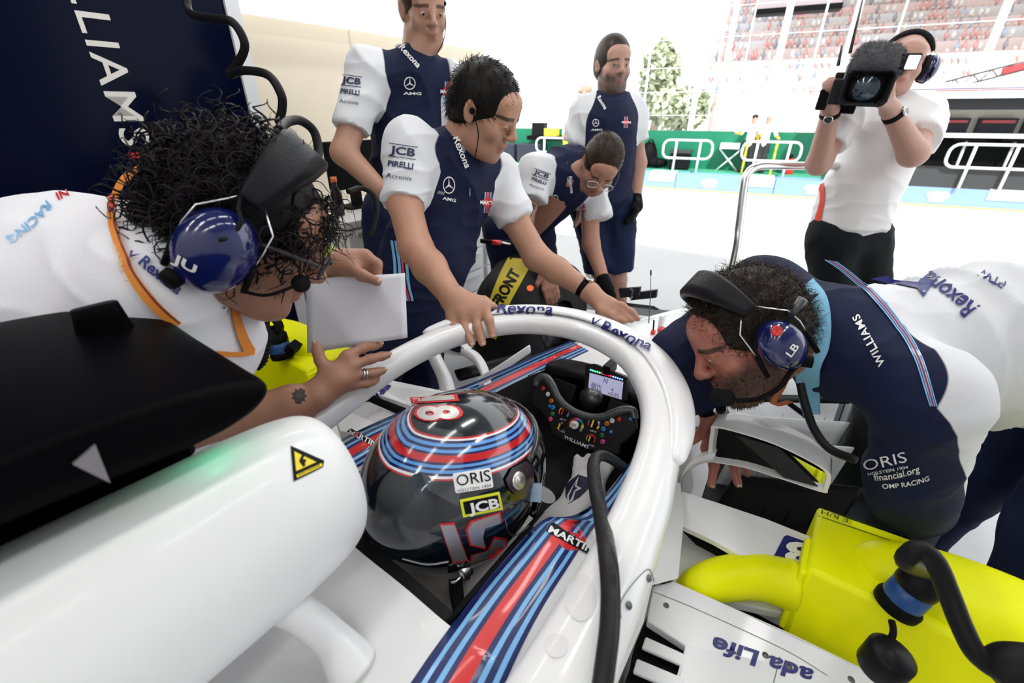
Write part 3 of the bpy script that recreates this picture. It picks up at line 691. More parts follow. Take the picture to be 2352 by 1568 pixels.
text_px('MARTINI', (1258, 1223), (1366, 1277), 15, bt, M_wtxt, tub, bold=.03, off=.003)
stripes_px([(705, 1065), (800, 1000), (960, 928), (1110, 868), (1230, 815), (1310, 783)], [(760, 1110), (860, 1050), (1010, 972), (1130, 915), (1260, 850), (1352, 806)], bt, tubL, 90, .0018)
poly_px([(796, 990), (806, 983), (866, 1017), (858, 1027)], bt, M_btxt, tubL, 'logo_bar', .0022)
text_px('MARTINI', (799, 996), (866, 1030), 11, bt, M_wtxt, tubL, bold=.03, off=.003)
poly_px([(826+20*math.cos(t), 1008+15*math.sin(t)) for t in np.arange(16)*math.pi/8], bt, M_red, tubL, 'logo_disc', .0017)
# windscreen lip on the left rim
wl = [P(1098, 884, 1.22), P(1150, 852, 1.24), P(1215, 808, 1.3)]
mk('wind_deflector', *loft([[p, p+np.array([0, 0, .022])-AX*.005, p+np.array([0, 0, .022])+RX*.004, p+RX*.006] for p in wl], 20, 12, True), M_white, CAR)
# faint oval covers pressed into the halo foot
bh2 = bvh_of([halo, tub])
M_soft = mat('cover_white', (.78, .775, .78), .38, coat=.3)
poly_px([(1335+38*math.cos(t)*(1 if math.sin(t) > 0 else .9), 1372+55*math.sin(t)) for t in np.arange(20)*math.pi/10], bh2, M_soft, halo, 'oval_cover', .0012)
poly_px([(1279+26*math.cos(t), 1483+28*math.sin(t)) for t in np.arange(20)*math.pi/10], bh2, M_soft, halo, 'round_cover', .0012)
# --- helmet-side interior: dash, seat and headrest pads
dash_s = [[C(f, s*.205*k, z) for s in (-1, -.6, 0, .6, 1)] for f, k, z in ((.60, 1, .655), (.66, .95, .66), (.72, .9, .652))]
mk('dash_hood', *loft([[C(.585, s*.185, .655-.035*s*s) for s in np.linspace(-1, 1, 7)], [C(.60, s*.18, .672-.02*s*s) for s in np.linspace(-1, 1, 7)], [C(.66, s*.17, .672-.02*s*s) for s in np.linspace(-1, 1, 7)]], 10, 24), M_carbon, CAR, thick=.006)
mk('bulkhead', *prism([(-.18, -.3), (.18, -.3), (.19, -.03), (.15, .0), (-.15, .0), (-.19, -.03)], basis(C(.62, 0, .66), RX, (0, 0, 1), AX), .02), M_blackm, CAR, smooth=False)
mk('headrest_pad', *loft([Cs([(f, r, z) for r, z in ((-.165, .5), (-.165, .7), (-.12, .735), (.12, .735), (.165, .7), (.165, .5))]) for f in (-.193, -.17)], 6, 40), mat('pad_dark', (.016, .016, .018), .65), CAR)
for s in (-1, 1): mk('headrest_pad', *loft([Cs([(f, s*(.166+dx), z) for dx, z in ((.0, .5), (-.025, .56), (-.025, .69), (-.003, .725))]) for f in (-.18, -.05, .06)], 12, 16), mat('pad_dark', (.016, .016, .018), .65), CAR)
# --- steering wheel
SO = C(.455, .03, .675); SN = nrm(-AX*.8+np.array([0, 0, .6])); sw = mk('steering_wheel', [SO, SO+RX*.001, SO+AX*.001], [(0, 1, 2)], M_carbon, CAR)
def sp(x, y, h=0): return Pn(x, y, SO, SN)+SN*h
def cpx(a, b): return (1150+a/3.733, 780+b/3.733)       # crop pixel of the cockpit close-up
def wheel_poly(pts, h0, h1, name, m, par, bevel=0):
    v = [sp(*cpx(*q), h0) for q in pts]; o = mk(name, *prism3(v, SN*(h1-h0)), m, par, smooth=False, bevel=bevel); fixn(o); return o
M_sw = mat('wheel_black', (.012, .012, .013), .45)
wheel_poly([(310, 350), (370, 330), (430, 420), (480, 520), (560, 590), (650, 640), (760, 665), (860, 680), (960, 650), (1060, 620), (1150, 640), (1165, 760), (1100, 850), (1030, 900), (1010, 990), (900, 980), (760, 945), (600, 890), (480, 830), (430, 790), (410, 700), (330, 600), (270, 560), (260, 470)], -.022, 0, 'wheel_body', M_sw, sw, .004)
g = [sp(*cpx(a, b), .0) for a, b in ((300, 400), (330, 335), (385, 325), (440, 390), (490, 490), (560, 570), (650, 625), (760, 660), (860, 665), (960, 635), (1050, 605), (1130, 610), (1150, 680))]
mk('wheel_grip', *tube(g, [.009, .011, .012, .011, .010, .010, .010, .011, .012, .011, .009], 12, 60), mat('grip_grey', (.09, .1, .1), .28, .5, bump=.3, bscale=150), sw)
def disc(a, b, r, h, m, name='button', par=None):
    p = sp(*cpx(a, b)); return mk(name, *lathe([(.0005, 0), (r, 0), (r, h*.8), (r*.85, h), (.0005, h)], axm(p, SN), 16), m, par or sw)
BC = {'red': (.5, .01, .01), 'white': (.8, .8, .8), 'orange': (.85, .2, .01), 'blue': (.03, .25, .75), 'green': (.01, .18, .05), 'pink': (.75, .08, .3), 'yellow': (.85, .6, .02), 'purple': (.3, .08, .4), 'grey': (.3, .3, .3)}
BM = {k: mat('button_'+k, v, .4) for k, v in BC.items()}
for a, b, c_, tx in ((370, 418, 'red', ''), (410, 468, 'white', '-'), (440, 525, 'orange', 'OK'), (455, 582, 'blue', 'BAF'), (450, 635, 'green', ''), (432, 680, 'pink', 'PC'), (960, 695, 'white', '+'), (1020, 682, 'red', ''), (915, 720, 'orange', 'RAD'), (885, 765, 'blue', 'BRF'), (873, 818, 'green', 'SC'), (880, 875, 'pink', 'EB'), (325, 362, 'blue', ''), (1118, 680, 'blue', ''), (425, 570, 'blue', ''), (950, 790, 'blue', '')):
    sm = tx == '' and c_ == 'blue'
    bo = disc(a, b, .0042 if sm else .0062, .006, BM[c_])
    if tx: p = sp(*cpx(a, b), .0065); text_3d(tx, p-RX*.0035*min(len(tx), 2)/2-np.cross(SN, RX)*.002, RX, np.cross(SN, RX), .0035*min(len(tx), 2), .004, M_btxt, bo, off=.0004)
SU = np.cross(SN, RX)
def rotary(a, b, r, cols, knob, pointer):
    d0 = disc(a, b, r*.62, .009, M_blackm, 'rotary_switch'); p = sp(*cpx(a, b))
    n = len(cols)
    for i, c_ in enumerate(cols):
        t0, t1 = [math.radians(215-i*250/n), math.radians(215-(i+1)*250/n)]
        q = [p+r*k*(RX*math.cos(t)+SU*math.sin(t)) for k, t in ((.68, t0), (1, t0), (1, (t0+t1)/2), (1, t1), (.68, t1))]
        mk('dial_segment', *prism3(q, SN*.0015), BM[c_], d0, smooth=False)
    if pointer: mk('pointer', *boxm(basis(p+SN*.011, RX, SU, SN), r*.25, r*1.1, .005), BM[pointer], d0, smooth=False)
    if knob: k_ = mk('knob', *lathe([(.0005, 0), (.011, 0), (.011, .008), (.0095, .011), (.0005, .011)], axm(p+SN*.008, SN), 20), BM['white'], d0); text_3d('GO', p+SN*.0195-RX*.006-SU*.003, RX, SU, .012, .006, M_btxt, k_)
rotary(545, 622, .0155, ['orange', 'yellow', 'red', 'white', 'purple', 'pink', 'blue'], 0, 'red')
rotary(515, 745, .0145, ['grey'], 0, 'yellow'); rotary(650, 735, .020, ['orange', 'orange', 'red', 'pink', 'blue', 'green', 'yellow', 'grey'], 1, None)
rotary(800, 722, .0165, ['red', 'blue', 'orange', 'pink', 'green', 'white', 'purple', 'yellow'], 0, 'yellow'); rotary(775, 850, .013, ['grey', 'red', 'red', 'red'], 0, 'yellow')
def wtext(s, a0, b0, a1, b1, h):
    p0, p1 = sp(*cpx(a0, b0), .0006), sp(*cpx(a1, b1), .0006); d = p1-p0; text_3d(s, p0, d, np.cross(SN, nrm(d)), np.linalg.norm(d), h, M_wtxt, sw, bold=.005)
wtext('WILLIAMS', 541, 842, 750, 935, .0085); wtext('MODE', 497, 780, 550, 800, .004); wtext('MF-A', 510, 685, 560, 697, .004); wtext('MF-B', 770, 785, 820, 797, .004); wtext('TYRE', 752, 905, 800, 920, .004)
mk('steering_hub', *tube([SO-SN*.02+SU*.02, SO-SN*.1+SU*.03], [.028, .022], 16), M_dmetal, sw)
for s in (-1, 1): mk('shift_paddle', *boxm(basis(SO-SN*.035+RX*s*.085+SU*.015, RX, SU, SN), .07, .05, .004), M_carbon, sw, smooth=False, bevel=.003)
# --- display on the dash
DO = C(.55, .045, .70); DN = nrm(-AX*.85+np.array([0, 0, .45]))
def dp(a, b, h=0): return Pn(*cpx(a, b), DO, DN)+DN*h
def dpoly(pts, h0, h1, name, m, par):
    o = mk(name, *prism3([dp(*q, h0) for q in pts], DN*(h1-h0)), m, par, smooth=False); return fixn(o)
disp = dpoly([(725, 215), (800, 205), (1085, 325), (1060, 520), (1035, 530), (720, 430)], -.03, 0, 'dash_display', M_sw, CAR)
dpoly([(765, 283), (1052, 362), (1036, 513), (752, 425)], 0, .002, 'display_screen', mat('screen_lilac', (.3, .3, .42), .3, emis=(.5, .5, .75), estr=.55), disp)
DR = nrm(dp(1052, 362)-dp(765, 283)); DU = np.cross(DN, DR)
for i in range(15):
    a, b = 772+i*19.2, 259+i*5.8; c_ = ('green', 'red', 'blue')[i//5]
    mk('indicator_lamp', *lathe([(.0003, 0), (.0026, 0), (.002, .0018), (.0003, .002)], axm(dp(a, b, 0), DN), 10), mat('led_'+c_, (0, 0, 0), .3, emis={'green': (.1, 1, .35), 'red': (1, .02, .05), 'blue': (.15, .3, 1)}[c_], estr=3), disp)
def dtext(s, a, b, w_, h, m): text_3d(s, dp(a, b, .0022), DR, DU, w_, h, m, disp, bold=0, off=.0006)
M_dt = mat('digit_dark', (.03, .03, .05), .5); M_dr = mat('digit_red', (.25, .01, .02), .5); M_db = mat('digit_blue', (.02, .03, .5), .5)
dtext('N', 882, 368, .011, .0135, M_db); dtext('BBW', 778, 398, .03, .011, M_dt); dtext('BIAS', 778, 434, .029, .011, M_dt); dtext('4', 945, 440, .007, .0095, M_dr); dtext('+0.0%', 916, 473, .033, .0105, M_dr)
mk('display_bracket', *boxm(lookm(dp(920, 235, -.015), AX, (0, 0, 1)), .022, .05, .03), M_carbon, disp, smooth=False, bevel=.003)
# --- hose draped out over the cockpit rim
bh3 = bvh_of([halo, fair, tub, deck])
hp = [P(1470, 1110, 1.0), P(1425, 1068, .96), P(1385, 1046, .9), P(1364, 1062, .84), P(1368, 1120, .75), P(1380, 1180, .675)]
for x, y in ((1396, 1280), (1402, 1360), (1400, 1440), (1392, 1510), (1380, 1600)):
    hp.append(P(x, y, proj(project([(x, y)], bh3, 0)[0])[2]-.026))
hose = mk('drink_hose', *tube(hp, [.0105, .0115, .012, .0115, .011], 16, 140), mat('hose_black', (.02, .02, .022), .33, bump=.5, bscale=45), None)
tag(hose, 'thick black hose hanging out over the right cockpit rim', 'hose')
# --- chassis-side panels and sidepod, right
def slab(pts, th, name, m, par=CAR, bevel=.003, up=(0, 0, -1)):
    o = mk(name, *prism3(pts, np.array(up)*th), m, par, smooth=False, bevel=bevel); return fixn(o)
def screw(p, n, par, r=.0055):
    o = mk('screw', *lathe([(.0003, .0022), (r*.4, .0022), (r*.45, .001), (r*.8, .0018), (r, .0)], axm(p, n), 14), mat('screw_dark', (.16, .16, .165), .4, .7), par); return o
Z = np.array([0, 0, 1.])
pod_top = slab([Pz(1500, 1345, .545), Pz(1547, 1333, .548), Pz(1680, 1392, .545), Pz(1815, 1452, .54), Pz(2100, 1590, .52), Pz(2100, 1720, .52), Pz(1520, 1720, .53), Pz(1552, 1560, .53), Pz(1575, 1482, .535), Pz(1486, 1424, .54)], .02, 'sidepod_top', M_white2)
slab([Pz(1486, 1424, .515), Pz(1590, 1482, .515), Pz(1590, 1720, .515), Pz(1380, 1720, .515)], .015, 'louvre_well', M_blackm)
for k, (y0, y1) in enumerate(((1462, 1487), (1512, 1543), (1572, 1608))):
    slab([Pz(1483-k*20, y0-2, .536), Pz(1577-k*4, y0+40+k*4, .536), Pz(1572-k*4, y1+43+k*6, .532), Pz(1474-k*20, y1, .532)], .008, 'louvre_slat', M_white2)
bs = bvh_of([pod_top])
text_px('ada Life', (1870, 1540), (1640, 1462), 34, bs, M_txt, pod_top, bold=.03, off=.001, up=(-.3, .95))
for x, y in ((1530, 1390), (1758, 1504), (1812, 1531), (1955, 1560)): screw(project([(x, y)], bs, .0)[0], Z, pod_top)
strip_px([(1502, 1358), (1600, 1398), (1800, 1490), (1900, 1550)], [(1502, 1360), (1600, 1400), (1800, 1492), (1900, 1552)], 0, 1, bs, mat('seam', (.25, .25, .26), .6), pod_top, 'panel_seam', off=.0006, nv=2)
strip_px([(1790, 1508), (1775, 1568)], [(1793, 1508), (1778, 1568)], 0, 1, bs, mat('seam', (.25, .25, .26), .6), pod_top, 'panel_seam', off=.0006, nv=2)
wing = slab([Pz(1535, 1135, .60), Pz(1570, 1128, .60), Pz(1640, 1150, .595), Pz(1760, 1190, .58), Pz(1905, 1248, .565), Pz(1905, 1330, .555), Pz(1755, 1305, .56), Pz(1640, 1240, .575), Pz(1565, 1205, .585)], .016, 'sidepod_wing', M_white2)
bw = bvh_of([wing])
poly_px([(1800, 1232), (1808, 1229), (1900, 1262), (1900, 1330), (1800, 1310), (1772, 1287)], bw, M_txt, wing, 'logo_plate', .0012)
text_px('B', (1890, 1262), (1812, 1240), 50, bw, M_wtxt, wing, bold=.03, off=.002, up=(-.5, .86), name='logo_letter')
slab([Pz(1545, 1205, .525), Pz(1780, 1310, .50), Pz(1850, 1420, .48), Pz(1545, 1352, .51)], .02, 'inlet_floor', mat('inlet_white', (.7, .71, .7), .45))
slab([Pz(1560, 1203, .556), Pz(1604, 1216, .553), Pz(1760, 1306, .535), Pz(1748, 1322, .53), Pz(1600, 1243, .545)], .012, 'inlet_slot', M_blackm)
side = slab([P(1500, 1135, .93), P(1565, 1110, .985), P(1572, 1200, .93), P(1560, 1330, .86), P(1500, 1345, .83), P(1480, 1430, .77), P(1400, 1620, .66), P(1380, 1400, .72)], .03, 'chassis_side', M_white2, up=-RX)
bsd = bvh_of([side, tub, halo])
for x, y in ((1489, 1327), (1444, 1390)):
    h = project([(x, y)], bsd, .0005)[0]; screw(h, RX*.7+Z*.7, side, .005)
strip_px([(1425, 1420), (1424, 1385), (1445, 1348), (1485, 1306), (1500, 1325), (1506, 1360)], [(1427, 1420), (1426, 1386), (1447, 1350), (1485, 1309), (1498, 1326), (1504, 1360)], 0, 1, bsd, mat('seam', (.25, .25, .26), .6), side, 'panel_seam', off=.0009, nv=2)
# --- mirrors
MF = .50
def mirror(pxs, stay, glass, tri, sgn):
    rim = [Pf(x, y, MF) for x, y in pxs]; cm = np.mean(rim, 0)
    back = [cm+(p-cm)*.72+AX*.085+Z*.012 for p in rim]; mid = [cm+(p-cm)*.97+AX*.045+Z*.008 for p in rim]
    inn = [cm+(p-cm)*.93 for p in rim]; deep = [cm+(p-cm)*.9+AX*.02 for p in rim]
    S = [cr(np.array(q), 48, True) for q in (deep, inn, rim, mid, back)]
    V = np.vstack(S+[back and np.mean(back, 0)[None]]); Fc = grid_faces(5, 48, True)+[(4*48+j, 4*48+(j+1) % 48, 5*48) for j in range(48)]
    o = mk('mirror', V, Fc, M_white, CAR, autos=50); fixn(o)
    V = np.vstack([S[0], S[0].mean(0)[None]]); mk('mirror_recess', V, [(j, (j+1) % 48, 48) for j in range(48)], M_carbon, o, smooth=False)
    mk('mirror_glass', *prism3([Pf(x, y, MF+.012) for x, y in glass], AX*.003), M_mglass, o, smooth=False)
    if tri: mk('mirror_vane', *prism3([Pf(x, y, MF+.002) for x, y in tri], AX*.004), mat('carbon_weave', (.03, .03, .034), .5, bump=.6, bscale=300), o, smooth=False)
    mk('mirror_stay', *loft([[p+Z*.014, p+RX*.0+AX*.03+Z*.008, p+AX*.03-Z*.004, p-Z*.012] for p in stay], 24, 14, True), M_white, o)
mirror([(1632, 990), (1640, 978), (1700, 992), (1780, 1018), (1860, 1056), (1902, 1082), (1909, 1100), (1902, 1124), (1890, 1131), (1800, 1102), (1710, 1074), (1640, 1062), (1626, 1055)], [Pf(1640, 1050, .5), Pf(1600, 1062, .49), Pf(1568, 1092, .47), Pf(1556, 1140, .45)], [(1790, 1030), (1896, 1086), (1899, 1106), (1888, 1122), (1870, 1115), (1850, 1100)], [(1690, 1000), (1790, 1030), (1878, 1118), (1800, 1096)], 1)
lm = [C(.47+.05*math.cos(t)*.3, -.52+.11*math.cos(t), .69+.035*math.sin(t)) for t in np.arange(12)*math.pi/6]
mirror([proj(p)[:2] for p in [C(.5, -.52+.1*math.cos(t), .665+.034*math.sin(t)) for t in np.arange(12)*math.pi/6]], [C(.5, -.44, .66), C(.49, -.38, .655), C(.47, -.33, .63), C(.45, -.3, .58)], [proj(p)[:2] for p in (C(.51, -.6, .65), C(.51, -.44, .65), C(.51, -.44, .68), C(.51, -.6, .68))], None, -1)
# --- left sidepod pieces seen past the hand
lw = slab([P(850, 880, 1.16), P(880, 868, 1.19), P(1060, 905, 1.3), P(1065, 930, 1.28), P(960, 940, 1.2), P(870, 905, 1.13)], .018, 'sidepod_wing', M_white2)
slab([P(845, 912, 1.10), P(860, 908, 1.11), P(955, 944, 1.17), P(935, 952, 1.15)], .015, 'inlet_slot', M_blackm)
slab([P(760, 930, 1.12), P(860, 920, 1.14), P(960, 950, 1.19), P(960, 1010, 1.1), P(780, 990, 1.06)], .03, 'inlet_floor', mat('inlet_white', (.7, .71, .7), .45))
blw = bvh_of([lw])
poly_px([(851, 906), (868, 878), (899, 885), (893, 895), (888, 897), (874, 915)], blw, M_txt, lw, 'logo_plate', .001)
poly_px([(857, 906), (861, 898), (873, 901), (869, 910)], blw, M_wtxt, lw, 'logo_plate', .002)
slab([C(-.2, -.36, .55), C(.25, -.36, .55), C(.22, -.72, .52), C(-.4, -.75, .5)], .3, 'sidepod_body', M_white2)
slab([C(-.9, .37, .51), C(.06, .37, .51), C(.14, .75, .48), C(-.6, .75, .46)], .3, 'sidepod_body', M_white2)
slab([C(-.9, -.75, .1), C(.6, -.75, .1), C(.6, .75, .1), C(-.9, .75, .1)], .03, 'floor_plank', M_carbon)
# white upright strut left of the cockpit, and the suspension arms
mk('deflector_strut', *loft([[P(x-w_, y, d), P(x, y-6, d-.02), P(x+w_, y, d), P(x, y+6, d+.02)] for x, y, d, w_ in ((985, 790, 1.42, 16), (1003, 830, 1.40, 17), (1022, 870, 1.37, 18), (1035, 925, 1.32, 19))], 24, 16, True), M_white, CAR)
def arm(a, b, w_=.045, h=.012, m=M_carbon):
    a, b = np.array(a), np.array(b); d = nrm(b-a); s = nrm(np.cross(d, Z)); mk('suspension_arm', *loft([[p+s*w_/2, p+Z*h, p-s*w_/2, p-Z*h] for p in (a, b)], 6, 16, True), m, CAR)
for sgn in (-1, 1):
    arm(C(.95, sgn*.2, .50), C(1.38, sgn*.62, .42)); arm(C(1.5, sgn*.15, .48), C(1.42, sgn*.62, .42)); arm(C(.98, sgn*.2, .34), C(1.38, sgn*.62, .22)); arm(C(1.3, sgn*.18, .52), C(1.4, sgn*.62, .25), .03)
arm(P(1052, 862, 1.62), P(1215, 818, 1.75), .07, .02)
# --- front wheels
def wheel(f, r, label=None):
    M_ = axm(C(f, r, .335), RX*np.sign(r)); h = .15
    o = mk('front_wheel', *lathe([(.17, -h*.92), (.26, -h*.98), (.315, -h*.85), (.332, -h*.5), (.335, 0), (.332, h*.5), (.315, h*.85), (.26, h*.98), (.17, h*.92)], M_, 56), M_rubber, CAR)
    mk('wheel_rim', *lathe([(.001, h*.5), (.05, h*.55), (.06, h*.45), (.15, h*.35), (.168, h*.9), (.18, h*.93), (.18, -h*.9), (.001, -h*.9)], M_, 40), M_dmetal, o); return o
wheel(1.42, -.78); wheel(1.42, .78)
# --- bargeboards on the right (pale blades with slots) and front wing
M_barge = mat('barge_pale', (.55, .56, .57), .35, coat=.3)
for k, (f, r0, r1, z0, z1) in enumerate(((.62, .36, .66, .12, .42), (.74, .34, .62, .12, .46), (.86, .32, .60, .12, .47))):
    b = mk('bargeboard', *loft([Cs([(f+.16*t, r0+(r1-r0)*t, z0), (f+.05+.16*t, r0+(r1-r0)*t, (z0+z1)/2), (f+.12+.16*t, r0+(r1-r0)*t+.03, z1)]) for t in (0, .5, 1)], 16, 10), M_barge if k else M_carbon, CAR, thick=.008)
    for q in range(4):
        t_ = .2+.2*q; mk('slot', *prism3(Cs([(f+.13+.16*t_, r0+(r1-r0)*t_+.022, z1+.006), (f+.137+.16*t_, r0+(r1-r0)*t_+.022, z1+.006), (f+.06+.16*t_, r0+(r1-r0)*t_, (z0+z1)/2+.03), (f+.053+.16*t_, r0+(r1-r0)*t_, (z0+z1)/2+.03)]), -AX*.004), M_blackm, b, smooth=False)
slab([C(.5, .34, .3), C(1.0, .3, .33), C(1.0, .75, .3), C(.5, .8, .25)], .02, 'turning_vane', M_carbon)
for s in (-1, 1):
    mk('front_wing', *loft([[C(f, s*r, z), C(f+.1, s*r, z-.02), C(f+.22, s*r, z-.035), C(f+.1, s*r, z-.035)] for f, r, z in ((2.05, .12, .3), (2.02, .45, .26), (1.98, .85, .22))], 12, 16, True), M_carbon, CAR)
    mk('wing_flap', *loft([[C(f, s*r, z), C(f+.06, s*r, z-.03), C(f+.12, s*r, z-.06), C(f+.06, s*r, z-.045)] for f, r, z in ((1.93, .3, .38), (1.9, .55, .36), (1.88, .85, .33))], 12, 16, True), M_carbon, CAR)
for k, pts in enumerate((((1438, 676), (1445, 664), (1452, 668), (1448, 686)), ((1420, 664), (1470, 660), (1466, 680), (1425, 684)), ((1462, 672), (1508, 666), (1506, 684), (1446, 690)))):
    mk('wing_element', *prism3([P(x, y, 2.0+.08*k) for x, y in pts], AX*.02), M_carbon, CAR, smooth=False)
# aerials on the nose
an = mk('aerial', *tube([P(1490, 742, 1.72), P(1494, 680, 1.70), P(1495, 622, 1.69)], [.0022, .0016, .0012], 6), M_dmetal, CAR); mk('aerial_tip', *tube([P(1495, 632, 1.69), P(1495, 620, 1.69)], .0028, 6), M_blackm, an)
pt = mk('pitot_base', *boxm(lookm(P(1519, 740, 1.7), AX, Z), .014, .03, .06), mat('pitot_white', (.8, .8, .8), .4), CAR, smooth=False); mk('pitot_mark', *boxm(lookm(P(1519, 757, 1.69), AX, Z), .016, .032, .015), M_red, pt, smooth=False)
an = mk('aerial', *tube([P(1500, 766, 1.66), P(1502, 735, 1.66)], .003, 6), M_blackm, CAR); mk('aerial_foot', *boxm(lookm(P(1500, 764, 1.66), AX, Z), .014, .014, .02), M_red, an, smooth=False)
# ================================================================ driver's helmet
HF = nrm(AX*math.cos(.09)+RX*math.sin(.09)+Z*-.05); HM = lookm(P(1047, 1092, .80), HF, Z)
HR = np.array([.142, .177, .152])
def hpt(az, el, off=0):
    d = np.array([math.cos(el)*math.sin(az), math.cos(el)*math.cos(az), math.sin(el)]); p = d*HR
    if d[2] < 0:
        s = min(1, -d[2]*1.4); p[2] *= 1.12
        if d[1] > 0: p[1] *= 1+.10*s
        else: p[1] *= 1-.10*s
        p[0] *= 1-.05*s
    n = nrm(d/HR); return p+n*off
nu, nv = 96, 140
els = np.linspace(math.radians(-64), math.radians(89.5), nu)
HV = np.array([hpt(2*math.pi*j/nv, e) for e in els for j in range(nv)])
hatt = HV[:, 2]+.16*HV[:, 1]-.06*np.abs(HV[:, 0])
hm = mat('helmet_paint', (.004, .008, .013), .16, coat=1.0); nt = hm.node_tree
a_ = nt.nodes.new('ShaderNodeAttribute'); a_.attribute_name = 'band'
rp = nt.nodes.new('ShaderNodeValToRGB'); rp.color_ramp.interpolation = 'CONSTANT'
seq = [(0, 'k'), (.10, 'r'), (.135, 'w'), (.185, 'n'), (.235, 'b'), (.29, 'n'), (.335, 'b'), (.39, 'n'), (.43, 'r'), (.56, 'n'), (.60, 'b'), (.655, 'n'), (.70, 'b'), (.755, 'n'), (.80, 'w'), (.83, 'r'), (.86, 'k')]
cc = {'k': (.003, .007, .012), 'r': (.6, .012, .015), 'w': (.85, .85, .88), 'n': (.006, .012, .09), 'b': (.12, .36, .78)}
er = rp.color_ramp.elements
for i, (p_, c_) in enumerate(seq):
    e = er[i] if i < 2 else er.new(p_); e.position = p_; e.color = (*cc[c_], 1)
nt.links.new(a_.outputs['Fac'], rp.inputs[0]); nt.links.new(rp.outputs[0], nt.nodes['Principled BSDF'].inputs['Base Color'])
HEL = thing('racing_helmet', 'dark full-face racing helmet with blue and red striped crown', 'helmet', HM[:3, 3]-Z*.13)
shell = mk('shell', tf(HM, HV), grid_faces(nu, nv, True)+[tuple((nu-1)*nv+j for j in range(nv))], hm, HEL, attrs={'band': (hatt-.072)/.062})
# visor and its seals
azs = np.linspace(-1.22, 1.22, 50); ve = np.linspace(-.30, .40, 20)
vis = mk('visor', tf(HM, [hpt(a, e+.06*math.cos(a), .0045) for e in ve for a in azs]), grid_faces(20, 50), mat('visor_dark', (.006, .006, .008), .05, coat=1), HEL, thick=.002)
for e, nm in ((.47, 'visor_trim'), (-.27, 'visor_trim')):
    mk(nm, *tube(tf(HM, [hpt(a, e+.06*math.cos(a), .004) for a in np.linspace(-1.25, 1.25, 40)]), .0055, 8), mat('trim_gloss', (.008, .008, .009), .12, coat=.6), vis)
mk('visor_strip', *loft([tf(HM, [hpt(a, e+.06*math.cos(a), .0075) for a in np.linspace(-1.1, 1.1, 30)]) for e in (.34, .46)], 4, 30), mat('trim_gloss', (.008, .008, .009), .12, coat=.6), vis)
bhm = bvh_of([shell])
poly_px([(1158, 1100), (1172, 1075), (1205, 1058), (1222, 1070), (1222, 1110), (1205, 1140), (1180, 1135), (1165, 1120)], bhm, mat('pivot_plum', (.035, .02, .03), .25, coat=.5), HEL, 'visor_pivot_plate', .004)
pv = project([(1187, 1103)], bhm, .004)[0]; pn = nrm(pv-HM[:3, 3])
mk('visor_pivot', *lathe([(.0005, .003), (.004, .003), (.0045, .0015), (.011, .0035), (.0135, .0025), (.0145, 0)], axm(pv, pn), 28), mat('pivot_silver', (.62, .6, .55), .3, .9), HEL)
# tear-off tabs
for k in range(5):
    q = [(1213+4*k, 1110+k), (1225+5*k, 1108), (1226+4*k, 1150+k), (1217+4*k, 1152)]
    mk('tear_off_tab', *prism3([P(x, y, .742-.003*k) for x, y in q], CV(0, 0, .0006)), mat('film_blue', (.45, .62, .78), .15, alpha=.45), vis, smooth=False)
mk('tear_off_tab', *prism3([P(1250+26*math.cos(t), 1135+18*math.sin(t)+10*math.cos(t), .735) for t in np.arange(16)*math.pi/8], CV(0, 0, .0006)), mat('film_clear', (.7, .72, .74), .1, alpha=.3), vis, smooth=False)
# clear rear shield
poly_px([(848, 974), (900, 945), (1000, 985), (1062, 1000), (1062, 1090), (1050, 1160), (985, 1125), (965, 1075), (925, 1020)], bhm, mat('shield_clear', (.8, .85, .9), .08, alpha=.07), HEL, 'clear_shield', .006)
# marks
def rpoly(cx, cy, w_, h, ang, r, n=4):
    c_, s_ = math.cos(ang), math.sin(ang); return [(cx+x*c_-y*s_, cy+x*s_+y*c_) for x, y in rrect(w_, h, r, n)]
poly_px(rpoly(1086, 1103, 88, 46, -.16, 5), bhm, M_wtxt, HEL, 'name_plate', .001)
text_px('ORIS', (1050, 1116), (1127, 1103), 25, bhm, M_btxt, HEL, off=.002, bold=0); text_px('HOLSTEIN 1904', (1051, 1130), (1127, 1117), 6.5, bhm, M_btxt, HEL, off=.002, bold=0, space=1.2)
poly_px(rpoly(1105, 1158, 93, 42, -.2, 1), bhm, mat('decal_lime', (.75, .8, .03), .4), HEL, 'name_plate', .001); poly_px(rpoly(1105, 1158, 81, 29, -.2, 1), bhm, M_btxt, HEL, 'name_plate', .0018)
text_px('JCB', (1077, 1177), (1146, 1163), 21, bhm, M_wtxt, HEL, bold=.035, off=.0026)
M_silver = mat('decal_silver', (.42, .42, .44), .3, .6); M_redl = mat('decal_red', RED)
N1 = [(1012, 1205), (1043, 1203), (1072, 1282), (1040, 1288)]
N2 = [(1083, 1198), (1145, 1178), (1149, 1200), (1112, 1212), (1108, 1232), (1114, 1255), (1082, 1248), (1073, 1215)]
N3 = [(1133, 1236), (1160, 1238), (1160, 1255), (1130, 1278), (1082, 1288), (1086, 1272), (1122, 1262)]
for q in (N1, N2, N3):
    c_ = np.mean(q, 0); g_ = [tuple(c_+(np.array(p)-c_)*(1+5/np.linalg.norm(np.array(p)-c_))) for p in q]
    poly_px(g_, bhm, M_redl, HEL, 'number_outline', .001); poly_px(q, bhm, M_silver, HEL, 'number', .002)
text_px('18', (950, 912), (968, 970), 92, bhm, M_redl, HEL, bold=.07, off=.001, up=(1, -.06), name='number_outline', sub=8); text_px('18', (951, 914), (968, 968), 88, bhm, mat('decal_pearl', (.6, .58, .55), .3, .3), HEL, bold=.03, off=.0018, up=(1, -.06), name='number', sub=8)
